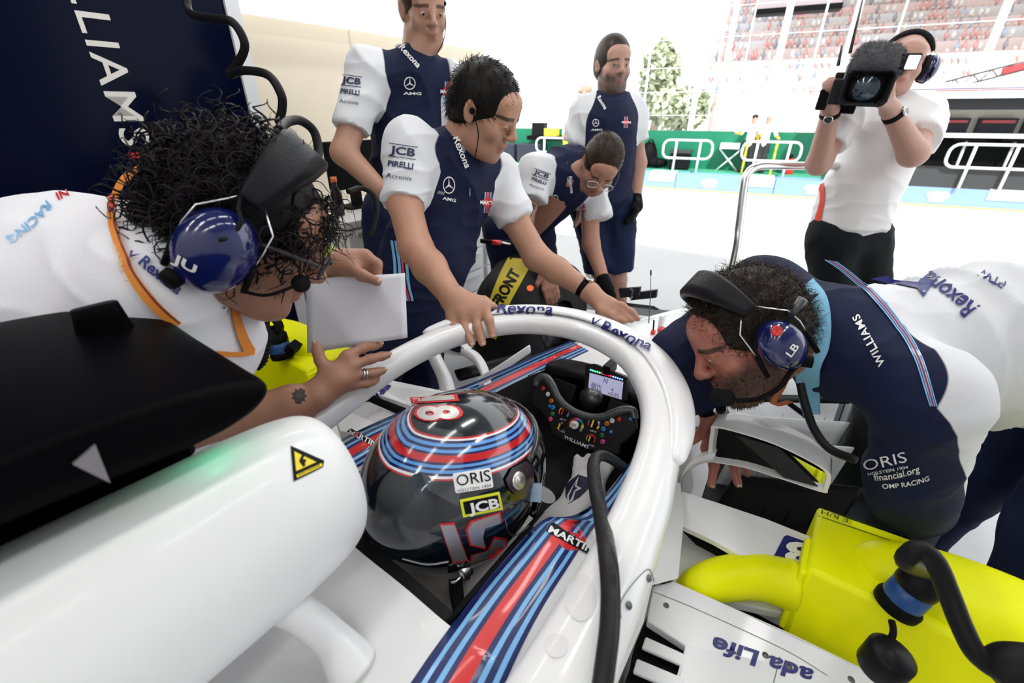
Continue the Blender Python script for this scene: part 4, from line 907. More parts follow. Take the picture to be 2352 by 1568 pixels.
strip_px([(925, 1280), (980, 1292), (1030, 1286)], [(925, 1283), (980, 1296), (1030, 1290)], 0, 1, bhm, M_wtxt, HEL, 'pin_line', nv=2)
strip_px([(1158, 1190), (1168, 1222), (1190, 1225), (1215, 1205)], [(1160, 1190), (1169, 1225), (1191, 1228), (1216, 1208)], 0, 1, bhm, M_silver, HEL, 'pin_line', nv=2)
for x, y in ((985, 958), (1040, 957), (936, 1075), (1005, 1065)):
    pass
for x, y in ((976, 952), (1043, 956)):
    p = project([(x, y)], bhm, 0)[0]; mk('vent_hole', *lathe([(.0003, .001), (.004, .0012), (.0048, 0)], axm(p, p-HM[:3, 3]), 10), M_blackm, HEL)
poly_px([(965+28*math.cos(t), 1112+26*math.sin(t)) for t in np.arange(16)*math.pi/8], bhm, mat('vent_weave', (.006, .02, .035), .4, coat=.6, bump=.8, bscale=220), HEL, 'vent_scoop', .0015)
cl = project([(1067, 1300)], bhm, .006)[0]
ck = mk('restraint_clip', *lathe([(.0005, .014), (.006, .014), (.007, .009), (.011, .008), (.012, 0)], axm(cl, cl-HM[:3, 3]), 20), M_metal, HEL)
mk('clip_lever', *tube([cl, cl+CV(-.012, -.014, .004), cl+CV(-.022, -.017, .002)], .0035, 8, 10), M_metal, ck)
mk('restraint_strap', *loft([[P(x-16, y, d), P(x+16, y-3, d)] for x, y, d in ((1046, 1330, .735), (1050, 1375, .725), (1062, 1430, .70), (1070, 1480, .69))], 14, 4), mat('strap_black', (.012, .012, .014), .8, bump=.8, bscale=250), HEL, thick=.002)
# ================================================================ driver
S = Sd(); M_suit = attr_mat('driver_suit', (.5, .49, .48), [('dark', (.01, .012, .035), .002, 1)], .8, bump=.25, bscale=120)
S.ell(C(-.03, 0, .50), (.19, .15, .16), k=.05).ell(C(.05, .0, .42), (.18, .2, .15), k=.05)
for s in (1, -1):
    S.chain([C(-.02, s*.13, .57), C(.15, s*.165, .585), C(.25, s*.15, .60)], [.062, .052, .042], k=.03)
    hnd = [C(.25, s*.15, .60), C(.30, s*.14, .605)]; S.cap(*hnd, .040, .034, k=.02)
    for i in range(4): S.chain([C(.30, s*(.115+.018*i), .615), C(.34, s*(.11+.018*i), .622), C(.35, s*(.10+.018*i), .60)], [.0105, .010, .009], k=.006)
    S.chain([C(.28, s*.11, .61), C(.32, s*.09, .625)], [.012, .010], k=.008)
S.cap(C(-.02, 0, .55), C(0, .0, .66), .09, .075, k=.04)
v, q = S.mesh(.006, 2); v = v+vnorm(v, q)*(wob(v, 60, 3)*.003)[:, None]
drv = mk('person', v, q, M_suit, None, attrs={'dark': np.full(len(v), -1.)}); tag(drv, 'driver in grey racing suit seated low in the cockpit', 'person')
bd = bvh_of([drv])
try:
    poly_px([(1300, 1112), (1328, 1090), (1352, 1098), (1358, 1115), (1332, 1142), (1308, 1156), (1299, 1140)], bd, mat('patch_navy', (.008, .01, .03), .6), drv, 'badge', .001)
    poly_px([(1305, 1158), (1303, 1140), (1314, 1120), (1330, 1094), (1325, 1116), (1336, 1122), (1322, 1130), (1316, 1150)], bd, mat('patch_line', (.45, .45, .5), .6), drv, 'badge_star', .0018)
    poly_px([(1308, 1153), (1307, 1141), (1315, 1124), (1324, 1106), (1321, 1119), (1328, 1122), (1319, 1128), (1313, 1146)], bd, mat('patch_navy', (.008, .01, .03), .6), drv, 'badge_star', .0024)
except RuntimeError: pass
# ================================================================ yellow cooling blowers
def blower(sg, lab, df=0, dr=0):
    cc_ = lambda f, r, z: C(f+df, sg*(r+dr), z)
    t = thing('cooling_blower', lab, 'blower', cc_(.42, .78, .47))
    secs_ = [[cc_(f, r, z) for f, z in ((.52, .455), (.515, .60), (.50, .612), (.345, .612), (.33, .602), (.285, .455))] for r in (.566, .575, .8, 1.05)]
    V, Fc = loft([np.array(s_) for s_ in secs_], 8, 6, True)
    body = mk('housing', *prism3([cc_(f, .566, z) for f, z in ((.52, .452), (.515, .605), (.33, .605), (.285, .452))], RX*sg*.55), M_yellow, t, smooth=True, bevel=.008, autos=40); fixn(body)
    # raised dome on the lid
    dv = []; n1, n2 = 14, 48
    for i in range(n1):
        e = math.pi/2*i/(n1-1)
        for j in range(n2):
            a = 2*math.pi*j/n2; dv.append(cc_(.425+.082*math.cos(a)*math.cos(e)**.5, .83+.2*math.cos(e)**.5*math.sin(a), .60+.05*math.sin(e)))
    mk('dome', dv, grid_faces(n1, n2, True), M_yellow, t)
    gk = mk('gasket', *prism3([cc_(f, .560, z) for f, z in ((.525, .449), (.278, .449), (.278, .436), (.525, .436))], RX*sg*.56), M_blackm, t, smooth=False); fixn(gk)
    fl = mk('flange', *prism3([cc_(f, .556, z) for f, z in ((.42, .465), (.42, .595), (.325, .595), (.295, .465))], RX*sg*.012), M_yellow, t, smooth=False, bevel=.004); fixn(fl)
    ds = [(.215, .375, .455, .010, .02), (.225, .385, .50, .022, .030), (.245, .41, .522, .034, .036), (.285, .45, .53, .042, .038), (.325, .50, .532, .044, .042), (.345, .56, .532, .046, .050)]
    dirs = np.gradient(np.array([cc_(a, b, c_) for a, b, c_, _, _ in ds]), axis=0)
    mk('duct', *loft([[np.array(cc_(a, b, c_))+nrm(np.cross(dirs[i], Z))*w_*math.cos(t_)+Z*h*math.sin(t_) for t_ in np.arange(20)*math.pi/10] for i, (a, b, c_, w_, h) in enumerate(ds)], 36, 40, True), M_yellow, t)
    return t, body
BR, bbody = blower(1, 'bright yellow cooling blower on the right sidepod, nearest the camera')
BL, _ = blower(-1, 'bright yellow cooling blower on the left sidepod beside the paper', -.15, .26)
bbv = bvh_of([bbody])
strip_px([(1886, 1170), (1990, 1205), (2090, 1240)], [(1881, 1182), (1985, 1219), (2085, 1255)], 0, 1, bbv, M_yellow, BR, 'label_plate', nv=2, off=.0006)
text_px('PIT GARAGE R/H', (2085, 1236), (1888, 1171), 10, bbv, mat('label_green', (.05, .12, .02), .5), BR, bold=0, off=.001, up=(-.25, .97))
for a, b in (((1884, 1166), (2090, 1234)), ((1879, 1184), (2086, 1254))): strip_px([a, b], [(a[0], a[1]+2), (b[0], b[1]+2)], 0, 1, bbv, mat('label_green', (.05, .12, .02), .5), BR, 'label_line', n=12, nv=2, off=.001)
def plug(base, axis, cabpts, lab, cablab, sc=1, capo=None):
    t = thing('power_plug', lab, 'plug', base); Mx = axm(base, axis)
    L = lambda pr: lathe([(r*sc, z*sc) for r, z in pr], Mx, 28)
    mk('socket_ring', *L([(.001, 0), (.033, 0), (.034, .012), (.030, .02), (.001, .02)]), M_blackm, t)
    mk('blue_sleeve', *L([(.001, .018), (.029, .018), (.030, .022), (.029, .055), (.001, .055)]), mat('plug_blue', (.01, .07, .25), .35), t)
    mk('collar', *L([(.001, .052), (.030, .052), (.0305, .058), (.030, .075), (.026, .078), (.025, .092), (.018, .1), (.001, .1)]), M_carbon, t)
    if capo is not None:
        mk('cap_cord', *tube(capo, .005*sc, 8, 14), M_blackm, t)
        cm = axm(capo[-1], CV(.05, .85, .5)); mk('dangling_cap', *lathe([(.012*sc, -.03*sc), (.029*sc, -.03*sc), (.031*sc, -.026*sc), (.031*sc, .012*sc), (.024*sc, .018*sc), (.001, .02*sc)], cm, 24), M_carbon, t)
    c_ = mk('power_cable', *tube([base+nrm(axis)*.09*sc]+cabpts, [.012*sc, .0125*sc, .0115*sc], 12, 50), M_rubber, None); tag(c_, cablab, 'cable'); return t, c_
b0 = project([(2056, 1392)], bbv, .0)[0]
plug(b0, Z*.9+CV(.32, .3, .15), [P(2082, 1292, .62), P(2092, 1270, .60), P(2115, 1262, .595), P(2148, 1290, .59), P(2180, 1365, .58), P(2210, 1440, .565), P(2250, 1510, .55), P(2330, 1555, .54), P(2420, 1575, .53)], 'black and blue power plug in the right yellow blower', 'black power cable curving from the right blower plug',
     capo=[P(2048, 1425, .70), P(2052, 1450, .69), P(2045, 1475, .685), P(2040, 1512, .675)])
sl_ = mk('cable_sleeve', *tube([P(2285, 1555, .545), P(2330, 1540, .54), P(2400, 1545, .53)], [.024, .03, .03], 20, 16), M_rubber, None); tag(sl_, 'thick ribbed black cable sleeve at the lower right corner', 'cable sleeve')
plug(P(650, 820, 1.52), CV(-.1, .9, .35), [P(642, 752, 1.44), P(634, 735, 1.43), P(618, 722, 1.45), P(600, 716, 1.5)], 'black and blue power plug in the left yellow blower', 'short black cable from the left blower plug', 1.1)
mk('lid_tab', *boxm(lookm(P(674, 798, 1.5), CV(.5, .6, .4), Z), .045, .03, .03), M_blackm, BL, smooth=False)
# ================================================================ tyre blanket on the far front wheel
Mw = axm(C(1.42, -.78, .335), -RX)
TB = thing('tyre_blanket', 'black tyre blanket with yellow band wrapped round the far front wheel', 'blanket', C(1.42, -.78, .0))
V, Fc = lathe([(.16, -.165), (.30, -.172), (.345, -.15), (.362, -.09), (.365, 0), (.362, .09), (.345, .15), (.30, .172), (.16, .165)], Mw, 72)
V = V+(V-C(1.42, -.78, .335))*(wob(V, 26, 5)*.012)[:, None]
V = V*1; low = V[:, 2] < .005; V[low, 2] = .005
tb = mk('blanket_cover', V, Fc, mat('blanket_black', (.012, .012, .013), .5, bump=.5, bscale=40), TB)
btb = bvh_of([tb])
strip_px([(1168, 592), (1150, 625), (1125, 690), (1108, 760)], [(1226, 598), (1200, 645), (1168, 705), (1140, 780)], 0, 1, btb, mat('blanket_yellow', (.62, .48, .02), .6, bump=.3, bscale=60), TB, 'yellow_band', n=20, nv=5, off=.003)
text_px('FRONT', (1150, 708), (1196, 628), 24, btb, M_btxt, TB, bold=.04, off=.005)
poly_px([(1218+8*math.cos(t), 662+7*math.sin(t)) for t in np.arange(12)*math.pi/6], btb, mat('blanket_orange', (.9, .15, .02), .5, emis=(.9, .15, .02), estr=.3), TB, 'indicator_lamp', .003)
mk('blanket_lead', *tube([P(1225, 590, 2.2), P(1215, 565, 2.15), P(1180, 556, 2.1), P(1110, 555, 2.0)], .008, 8, 20), M_rubber, TB)
# ================================================================ people: shared builders
SKIN = {}
def skin(name, col, hair=(.03, .02, .015), rough=.42):
    return attr_mat('skin_'+name, col, [('lip', (col[0]*.75, col[1]*.45, col[2]*.42), .003, .75), ('stub', tuple(c*.45 for c in col), .025, .38), ('beard', tuple(c*1.1 for c in hair), .016, .86), ('brow', hair, .002, .9), ('scalp', hair, .006, .9), ('tattoo', (.03, .03, .035), .1, .8)], rough, bump=.12, bscale=260, sss=.08, mottle=.16, mscale=45)
def head(S, M, s=1.0, tag=0, jaw=1.0):
    R3 = M[:3, :3]
    def e(c, r, k=.012, sub=False, rot=None): S.ell(tf(M, [np.array(c)*s])[0], np.array(r)*s, R3 if rot is None else R3@rot, k*s, tag, sub)
    def c(a, b, ra, rb, k=.01, sub=False): S.cap(tf(M, [np.array(a)*s])[0], tf(M, [np.array(b)*s])[0], ra*s, rb*s, k*s, tag, sub)
    e((0, -.015, .035), (.074, .095, .084)); e((0, .028, -.03), (.060, .066, .085), .03); e((0, .042, -.082), (.046*jaw, .046, .036), .03)
    e((0, .078, -.104), (.02, .016, .016), .02); e((0, .07, .045), (.055, .03, .04), .03)
    c((-.034, .086, .018), (.034, .086, .018), .010, .010, .018)
    for x in (-1, 1):
        e((x*.042, .062, -.028), (.022, .024, .026), .02); e((x*.031, .104, .001), (.016, .013, .010), .010, True)
        c((x*.045, .0, -.07), (x*.03, .06, -.095), .016, .016, .03)
        e((x*.031, .083, .001), (.014, .0125, .0115), .003); c((x*.017, .0935, .0065), (x*.045, .087, .0060), .0058, .0050, .004); c((x*.019, .093, -.007), (x*.043, .087, -.0065), .0045, .004, .004)
        e((x*.078, -.006, .0), (.007, .019, .033), .006, rot=np.array(Matrix.Rotation(x*.35, 3, 'Z'))); e((x*.084, .0, .002), (.006, .010, .018), .004, True); e((x*.077, .002, -.026), (.007, .010, .010), .005)
    c((0, .094, .014), (0, .116, -.024), .0085, .0115, .012); e((0, .111, -.028), (.013, .012, .010), .008)
    for x in (-1, 1): e((x*.012, .104, -.031), (.008, .011, .0075), .006); e((x*.006, .112, -.039), (.004, .006, .003), .003, True)
    e((0, .094, -.052), (.024, .010, .008), .008); e((0, .0955, -.062), (.021, .009, .006), .005); e((0, .0935, -.072), (.019, .009, .0065), .005); c((-.02, .099, -.0655), (.02, .099, -.0655), .0018, .0018, .003, True)
def head_fields(M, s, V, beard=0, stub=0, bald=True):
    L = (V-M[:3, 3])@M[:3, :3]/s; x, y, z = np.abs(L[:, 0]), L[:, 1], L[:, 2]; n = len(V)
    inh = (np.abs(L) < .18).all(1); neg = np.full(n, -1.)
    lip = np.where(inh & (y > .07), .0085-np.sqrt((x/2.3)**2+((z+.066))**2), -1)
    brow = np.where(inh & (y > .05) & (x > .011), .0055-np.abs(z-.0205-.08*np.maximum(0, .05-np.abs(x-.03))+.10*x)-np.maximum(0, x-.052), -1)
    zl = -.018-.30*np.clip(y, -.02, .10)+.008*wob(L*1., 90, 2)+.006*wob(L*1., 300, 6)
    b = zl-z; b = np.minimum(b, z+.155); b = np.minimum(b, y+.012); b = np.minimum(b, np.where((x < .021) & (y > .085), np.abs(z+.066)-.007, 1))
    mo = np.minimum(.030-x, np.minimum(z+.062, -.041-z)); mo = np.where(y > .08, mo, -1)
    b = np.maximum(b, mo); b = np.where(inh, b, -1)
    # hair-covered scalp
    ln = .072-.35*np.maximum(0, .055-y)-1.2*np.maximum(0, -.0-y); sc = np.where(inh, np.minimum(z-np.where(y > .0, .075-.9*np.maximum(0, .085-y), -.02), 1), -1)
    return {'lip': lip, 'brow': brow, 'beard': b if beard else neg, 'stub': b+.008 if stub else neg, 'scalp': neg if bald else sc}
def eyes(M, s, par, look=(0, 1, -.25), n='eye'):
    for x in (-1, 1):
        c = tf(M, [(x*.031*s, .0845*s, .0005*s)])[0]; d = M[:3, :3]@nrm(look)
        e = mk(n, *lathe([(.0116*s*math.sin(t), .0116*s*math.cos(t)) for t in np.linspace(.02, math.pi-.02, 14)], axm(c, d), 18), mat('eye_white', (.62, .58, .55), .2, coat=.5), par)
        mk('iris', *lathe([(.0001, .0122*s), (.0022*s, .0121*s), (.0052*s, .0109*s)], axm(c, d), 14), mat('iris_dark', (.03, .02, .012), .1, coat=.6), e)
def hair_cap(M, s, th, front=.0, low=.0, vox=.005, side=1.0):
    S = Sd(); R3 = M[:3, :3]
    def e(c, r, k=.012, sub=False): S.ell(tf(M, [np.array(c)*s])[0], np.array(r)*s, R3, k*s, 0, sub)
    e((0, -.015, .037), (.073+th*side, .094+th, .084+th)); e((0, -.045, -.012-low*.5), (.066+th*.8*side, .058+th*.8, .066+low), .03)
    e((0, .135, -.035+front), (.10, .088, .105), .008, True); e((0, .075, -.09), (.2, .085, .075), .02, True)
    for x in (-1, 1): e((x*.105, .0, -.018), (.035, .030, .045), .01, True)
    e((0, -.02, -.15-low), (.2, .2, .07), .01, True)
    return S.mesh(vox, 2)
def strands(V, Q, n, L, curl, turns, r, M, comb=(0, -.5, -.4), lift=.7, seg=10, jit=.4, seed=1, grav=.3, keep=None, ns=3):
    """curly or straight locks rooted on a surface: one mesh of thin tapered tubes"""
    g = np.random.default_rng(seed); N = vnorm(V, Q)
    f = g.integers(0, len(Q), n*3 if keep is not None else n); w = g.dirichlet((1, 1, 1, 1), len(f)); p = (V[Q[f]]*w[..., None]).sum(1); nn = (N[Q[f]]*w[..., None]).sum(1)
    if keep is not None:
        l = (p-M[:3, 3])@M[:3, :3]; m = keep(l); p, nn = p[m][:n], nn[m][:n]
    k = len(p); cd_ = M[:3, :3]@np.array(comb); cd_ = cd_-nn*(nn@cd_)[:, None]
    d = nn*lift+cd_+g.normal(size=(k, 3))*jit; d /= np.linalg.norm(d, axis=1)[:, None]
    Ls = L*g.uniform(.6, 1.25, k); t = np.linspace(0, 1, seg)
    path = p[:, None]-nn[:, None]*.004+d[:, None]*(Ls[:, None]*t)[..., None]
    path[..., 2] -= grav*Ls[:, None]*t**2
    # keep locks lying along the head: bend the tips over
    b1 = np.cross(d, g.normal(size=(k, 3))); b1 /= np.linalg.norm(b1, axis=1)[:, None]; b2 = np.cross(d, b1)
    ph = g.uniform(0, 6.28, k)[:, None]+t*turns*6.28*g.uniform(.7, 1.3, k)[:, None]; cr_ = (curl*g.uniform(.5, 1.3, k))[:, None]*np.minimum(1, t*2.5)
    path += (cr_*np.cos(ph))[..., None]*b1[:, None]+(cr_*np.sin(ph))[..., None]*b2[:, None]
    T = np.gradient(path, axis=1); T /= np.linalg.norm(T, axis=2)[..., None]+1e-12
    ref = nn[:, None]+0*T; A = np.cross(T, ref); A /= np.linalg.norm(A, axis=2)[..., None]+1e-9; B = np.cross(T, A)
    rr = r*(1.0-.75*t**2)*g.uniform(.6, 1.3, k)[:, None]; a = np.arange(ns)*2*math.pi/ns
    X = path[:, :, None]+rr[:, :, None, None]*(np.cos(a)[:, None]*A[:, :, None]+np.sin(a)[:, None]*B[:, :, None])
    Fc = np.array(grid_faces(seg, ns, True)); Fa = (Fc[None]+(np.arange(k)*seg*ns)[:, None, None]).reshape(-1, 4)
    return X.reshape(-1, 3), Fa
def mat_hair(name, col): return mat('hair_'+name, col, .38, spec=.5)
def hand(S, w, fingers, palm_r=.026, tag=0, k=.008):
    """fingers: list of joint lists (knuckle .. tip) with radius; palm fills wrist to knuckles"""
    w = np.asarray(w)
    for j, rad in fingers:
        rs = np.linspace(rad*1.2, rad*.95, len(j)); S.chain(j, rs, k*.8, tag)
        S.cap(w+(j[0]-w)*.12, j[0], palm_r*.72, rad*1.15, k*1.6, tag)
def nails(fingers, par, up):
    for j, rad in fingers:
        t = nrm(j[-1]-j[-2]); u = nrm(up-t*(t@up)); c = j[-1]+u*rad*.62+t*rad*.15; s = np.cross(t, u)
        mk('fingernail', [c+t*rad*.75*a+s*rad*.6*b+u*rad*(.18-.25*b*b-.1*a*a) for a in (-1, -.3, .4, 1) for b in (-1, -.5, 0, .5, 1)], grid_faces(4, 5), mat('nail', (.62, .36, .29), .25, coat=.3), par, thick=.0008)
def rest_hand(S, w, d, nrml, rad=.0095, curl=.5, sc=1.0, tag=0):
    d = nrm(d); nrml = nrm(nrml-d*(d@nrml)); sd_ = np.cross(d, nrml); fs = []
    for i, (o, l) in enumerate(((.03, .075), (.01, .085), (-.01, .08), (-.028, .062))):
        k0 = w+d*.088*sc+sd_*o*sc; a = curl*.6; d1 = d*math.cos(a)-nrml*math.sin(a); a2 = curl*1.5; d2 = d*math.cos(a2)-nrml*math.sin(a2)
        fs.append(([k0, k0+d1*l*.5*sc, k0+d1*l*.5*sc+d2*l*.5*sc], rad*sc))
    th = w+d*.03*sc+sd_*.03*sc; fs.append(([th, th+(d*.6+sd_*.6)*.035*sc, th+(d*.85+sd_*.5)*.06*sc-nrml*.02*sc], rad*1.1*sc))
    hand(S, w, fs, .028*sc, tag, .008*sc); return fs
def folds(v, sc, seed):
    """soft cloth relief: broad swells plus sharp-crested creases"""
    w_ = v+np.stack([wob(v, sc*.6, seed+k) for k in (1, 2, 3)], 1)*.35/sc
    r1 = 1-np.abs(wob(w_*np.array([1, 1, .55]), sc*1.1, seed+4)); r2 = 1-np.abs(wob(w_*np.array([.6, .6, 1]), sc*2.0, seed+5))
    return .55*wob(v, sc*.7, seed)+1.1*np.clip(r1, 0, 1)**3+.5*np.clip(r2, 0, 1)**3-.6
def shirt_mesh(S, vox, amp=.004, sc=22, seed=1, smooth=2):
    v, q = S.mesh(vox, smooth); n = vnorm(v, q)
    return v+n*(amp*1.5*folds(v, sc, seed))[:, None], q
M_navysh = attr_mat('shirt_navy', (.006, .011, .046), [('white', (.74, .75, .78), .0012, 1)], .75, bump=.18, bscale=320, sheen=.0, mottle=.25, mscale=40)
M_white_sh = mat('shirt_white', (.85, .85, .89), .75, bump=.1, bscale=260); M_trous = mat('trousers_navy', (.006, .012, .045), .8, bump=.2, bscale=160)
M_grey_t = mat('decal_shirt_navy', (.03, .04, .09), .7)
def collar(c, axis, fwd, r, h, m, par, op=.5, th=.004, flare=1.12):
    axis = nrm(axis); f = nrm(fwd-axis*(fwd@axis)); s = np.cross(axis, f); A = np.linspace(op, 2*math.pi-op, 40)
    V = [c+(f*math.cos(a)+s*math.sin(a))*r*k+axis*(h*z-.25*h*math.cos(a)*(z > .5)) for z, k in ((0, flare), (.5, 1.03), (1, .98)) for a in A]
    return mk('collar', V, grid_faces(3, 40), m, par, thick=th)
def wristwatch(p, axis, up, r, label, m=None, face=None):
    t = thing('wristwatch', label, 'watch', p); axis = nrm(axis)
    a = np.arange(36)*2*math.pi/36; u = nrm(up-axis*(axis@up)); s = np.cross(axis, u)
    mk('strap', *lathe([(r, -.011), (r+.003, -.010), (r+.003, .010), (r, .011)], axm(p, axis), 36), m or M_blackm, t)
    c = p+u*(r+.002); d = mk('case', *lathe([(.001, 0), (.017, 0), (.018, .004), (.017, .009), (.014, .0095)], axm(c, u), 28), M_metal, t)
    mk('dial', *lathe([(.0005, .0092), (.0145, .0092)], axm(c, u), 24), face or mat('dial_black', (.01, .01, .012), .1, coat=.8), d); return t
def headset(M, s, lab, tilt, cup, boom=None, wires=True, cupcol=(.006, .012, .10), padw=.07, hbR=.126, cupk=1.0):
    t = thing('headset', lab, 'headset', M[:3, 3]); T = lambda p: tf(M, np.atleast_2d(p)*s)
    mcup = mat('cup_blue', cupcol, .15, coat=1); ct, st = math.cos(tilt), math.sin(tilt); cy, cz = cup
    R_ = hbR; cen = np.array([0, cy*.5, .012])
    arc = lambda a, rr: cen+np.array([rr*.86*math.cos(a), rr*math.sin(a)*st, rr*math.sin(a)*ct])+np.array([0, cy*.5*(1-math.sin(a)), 0])
    aa = np.linspace(math.radians(24), math.radians(156), 22); path = np.vstack([T(arc(a, R_+.012)) for a in aa])
    upv = [M[:3, :3]@nrm([math.cos(a), math.sin(a)*st, math.sin(a)*ct]) for a in aa]
    kk = np.interp(np.linspace(0, 1, 22), [0, .15, .3, .5, .7, .85, 1], [.42, .72, .95, 1, .95, .72, .42])
    mk('headband_pad', *sweep(path, [[(x*k*s, y*s*min(1, k+.2)) for x, y in rrect(padw, .022, .0105, 4)] for k in kk], upv, 40, 32), mat('pad_leather', (.012, .012, .014), .42, bump=.25, bscale=160), t)
    for x in (-1, 1):
        c = T((x*.088, cy, cz))[0]; ax_ = M[:3, :3]@nrm([x, 0, -.08]); Mx = axm(c, ax_)
        e2 = M[:3, :3]@np.array([0, .12, .99]); xx = nrm(e2-ax_*(ax_@e2)); Mx = basis(c, xx, np.cross(ax_, xx), ax_)
        def lth(pr, w_=1.0):
            v, f = lathe([(r*s*cupk, z*s) for r, z in pr], np.eye(4), 44); v[:, 1] *= .80; v[:, 0] *= 1.0; return tf(Mx, v), f
        mk('ear_cushion', *lth([(.03, -.016), (.046, -.018), (.052, -.008), (.05, .004), (.03, .006)]), mat('cushion_black', (.01, .01, .011), .5), t)
        cp_ = mk('ear_cup', *lth([(.048, .002), (.053, .006), (.0535, .018), (.050, .030), (.042, .040), (.028, .046), (.012, .049), (.0005, .0495)]), mcup, t)
        if x == (1 if boom and boom[0] > 0 else -1) or not boom: near = cp_
        for dy in (-1, 1):
            a_end = math.radians(26 if x > 0 else 154); p0 = arc(a_end, R_+.01)+np.array([0, dy*.013, 0]); p3 = np.array([x*.108, cy+dy*.046, cz-.01]); p1 = p0*.6+p3*.4+np.array([x*.01, dy*.018, .006]); p2 = p0*.35+p3*.65+np.array([x*.012, dy*.012, .004])
            mk('wire', *tube(T([p0, p1, p2, p3]), .0014*s, 6), M_metal, t); mk('slider', *tube(T([p2*.25+p3*.75, p3+np.array([0, 0, -.03])]), .0045*s, 8), M_blackm, t)
    return t, near
# ================================================================ people
def skinmesh(S, vox, M, s, m, label, beard=0, stub=0, bald=True, extra=None, smooth=1):
    v, q = S.mesh(vox, smooth); at = head_fields(M, s, v, beard, stub, bald); at['tattoo'] = extra(v) if extra else np.full(len(v), -1.)
    return tag(mk('person', v, q, m, None, attrs=at), label, 'person')
def legs(par, pel, feet, m, r=.095, knee=None, shoe=True, vox=.012, shorts=None, name='trousers'):
    S = Sd(); pel = np.asarray(pel); side_ = nrm(np.asarray(feet[1])-np.asarray(feet[0]))
    for i, ft in enumerate(feet):
        ft = np.asarray(ft, float); h = pel+side_*(-.085 if i == 0 else .085)
        kn = (h+ft)/2+(0 if knee is None else np.asarray(knee))
        if shorts: S.cap(h, kn*shorts+h*(1-shorts), r*1.05, r*.85, .04, fb=True)
        else: S.chain([h, kn, ft+[0, 0, .07]], [r, r*.72, r*.55], .04)
    S.ell(pel+[0, 0, .02], (.165, .135, .12), k=.05); v, q = shirt_mesh(S, vox, .006, 18, 4); o = mk(name, v, q, m, par)
    if shoe:
        for ft in feet:
            ft = np.asarray(ft, float); S = Sd().ell(ft+[0, 0, .045], (.055, .12, .045)); mk('shoe', *S.mesh(.012), M_blackm, par)
    return o
# ---------------------------------------------------------------- A: curly-haired man in white shirt, left
skA = skin('a', (.42, .205, .13), (.035, .03, .03)); sA = 1.0
MA = lookm(P(566, 530, .675), CV(.835, -.335, -.435), CV(.45, .85, .25))
shR, shL, nkA, pelA = C(-.43, -.46, 1.12), C(-.09, -.44, 1.12), C(-.255, -.30, 1.135), C(-.45, -.88, .98)
S = Sd(); head(S, MA, sA)
S.cap(tf(MA, [(0, -.03, -.05)])[0], nkA, .060, .062, .03); S.cap(C(-.26, -.42, 1.06), pelA, .11, .12, .05)
wR = P(722, 912, .872); elR = C(-.37, -.43, .86); S.chain([shR, elR, wR+(elR-wR)*.12, wR], [.05, .046, .031, .027], .02); S.chain([P(700, 936, .872), wR], [.026, .024], .012)
FA = [([P(752, 850, .885), P(736, 828, .885), P(730, 808, .885), P(727, 793, .887)], .0098), ([P(797, 818, .90), P(832, 799, .925), P(856, 794, .945), P(871, 791, .955)], .0088),
      ([P(806, 840, .90), P(852, 824, .925), P(876, 818, .945), P(890, 815, .955)], .0088), ([P(808, 862, .905), P(852, 857, .93), P(868, 854, .945), P(880, 851, .955)], .0084), ([P(806, 884, .91), P(842, 881, .93), P(856, 876, .94), P(865, 872, .95)], .0076)]
hand(S, wR, FA, .030, k=.009); S.ell(P(778, 868, .892), (.026, .026, .019), None, .02)
wL = P(742, 600, .94); elL = C(-.02, -.62, 1.0); S.chain([shL, elL, wL], [.05, .045, .028], .02)
FL = [([P(800, 612, .928), P(832, 632, .915), P(866, 646, .912)], .0105), ([P(838, 588, .945), P(866, 606, .948), P(868, 632, .95)], .0095), ([P(832, 600, .955), P(862, 622, .958), P(860, 648, .962)], .0092), ([P(822, 610, .965), P(850, 634, .97), P(846, 656, .975)], .0088), ([P(810, 618, .975), P(838, 644, .98), P(832, 662, .985)], .008)]
hand(S, wL, FL, .03, k=.012); S.ell(P(800, 603, .945), (.034, .026, .024), None, .02)
manA = skinmesh(S, .0036, MA, sA, skA, 'man in white shirt with dark curly hair and headset leaning in from the left', stub=1)
nails(FA[1:], manA, CV(0, .6, .8)); nails(FA[:1], manA, CV(-.5, .3, .8)); nails(FL[:1], manA, CV(.1, .5, .85))
eyes(MA, sA, manA)
bA = bvh_of([manA])
sx = lambda cx, cy, r, n, k=.62: [(cx+r*(1 if i % 2 == 0 else k)*math.cos(i*math.pi/n), cy+r*(1 if i % 2 == 0 else k)*math.sin(i*math.pi/n)) for i in range(2*n)]
poly_px(sx(687, 909, 19, 9, .7), bA, mat('tattoo_ink', (.05, .04, .04), .5), manA, 'sun_tattoo', .0006)
poly_px([(687+6*math.cos(t), 909+6*math.sin(t)) for t in np.arange(12)*math.pi/6], bA, skA, manA, 'sun_tattoo', .001); poly_px([(687+3*math.cos(t), 909+3*math.sin(t)) for t in np.arange(8)*math.pi/4], bA, mat('tattoo_ink', (.05, .04, .04), .5), manA, 'sun_tattoo', .0014)
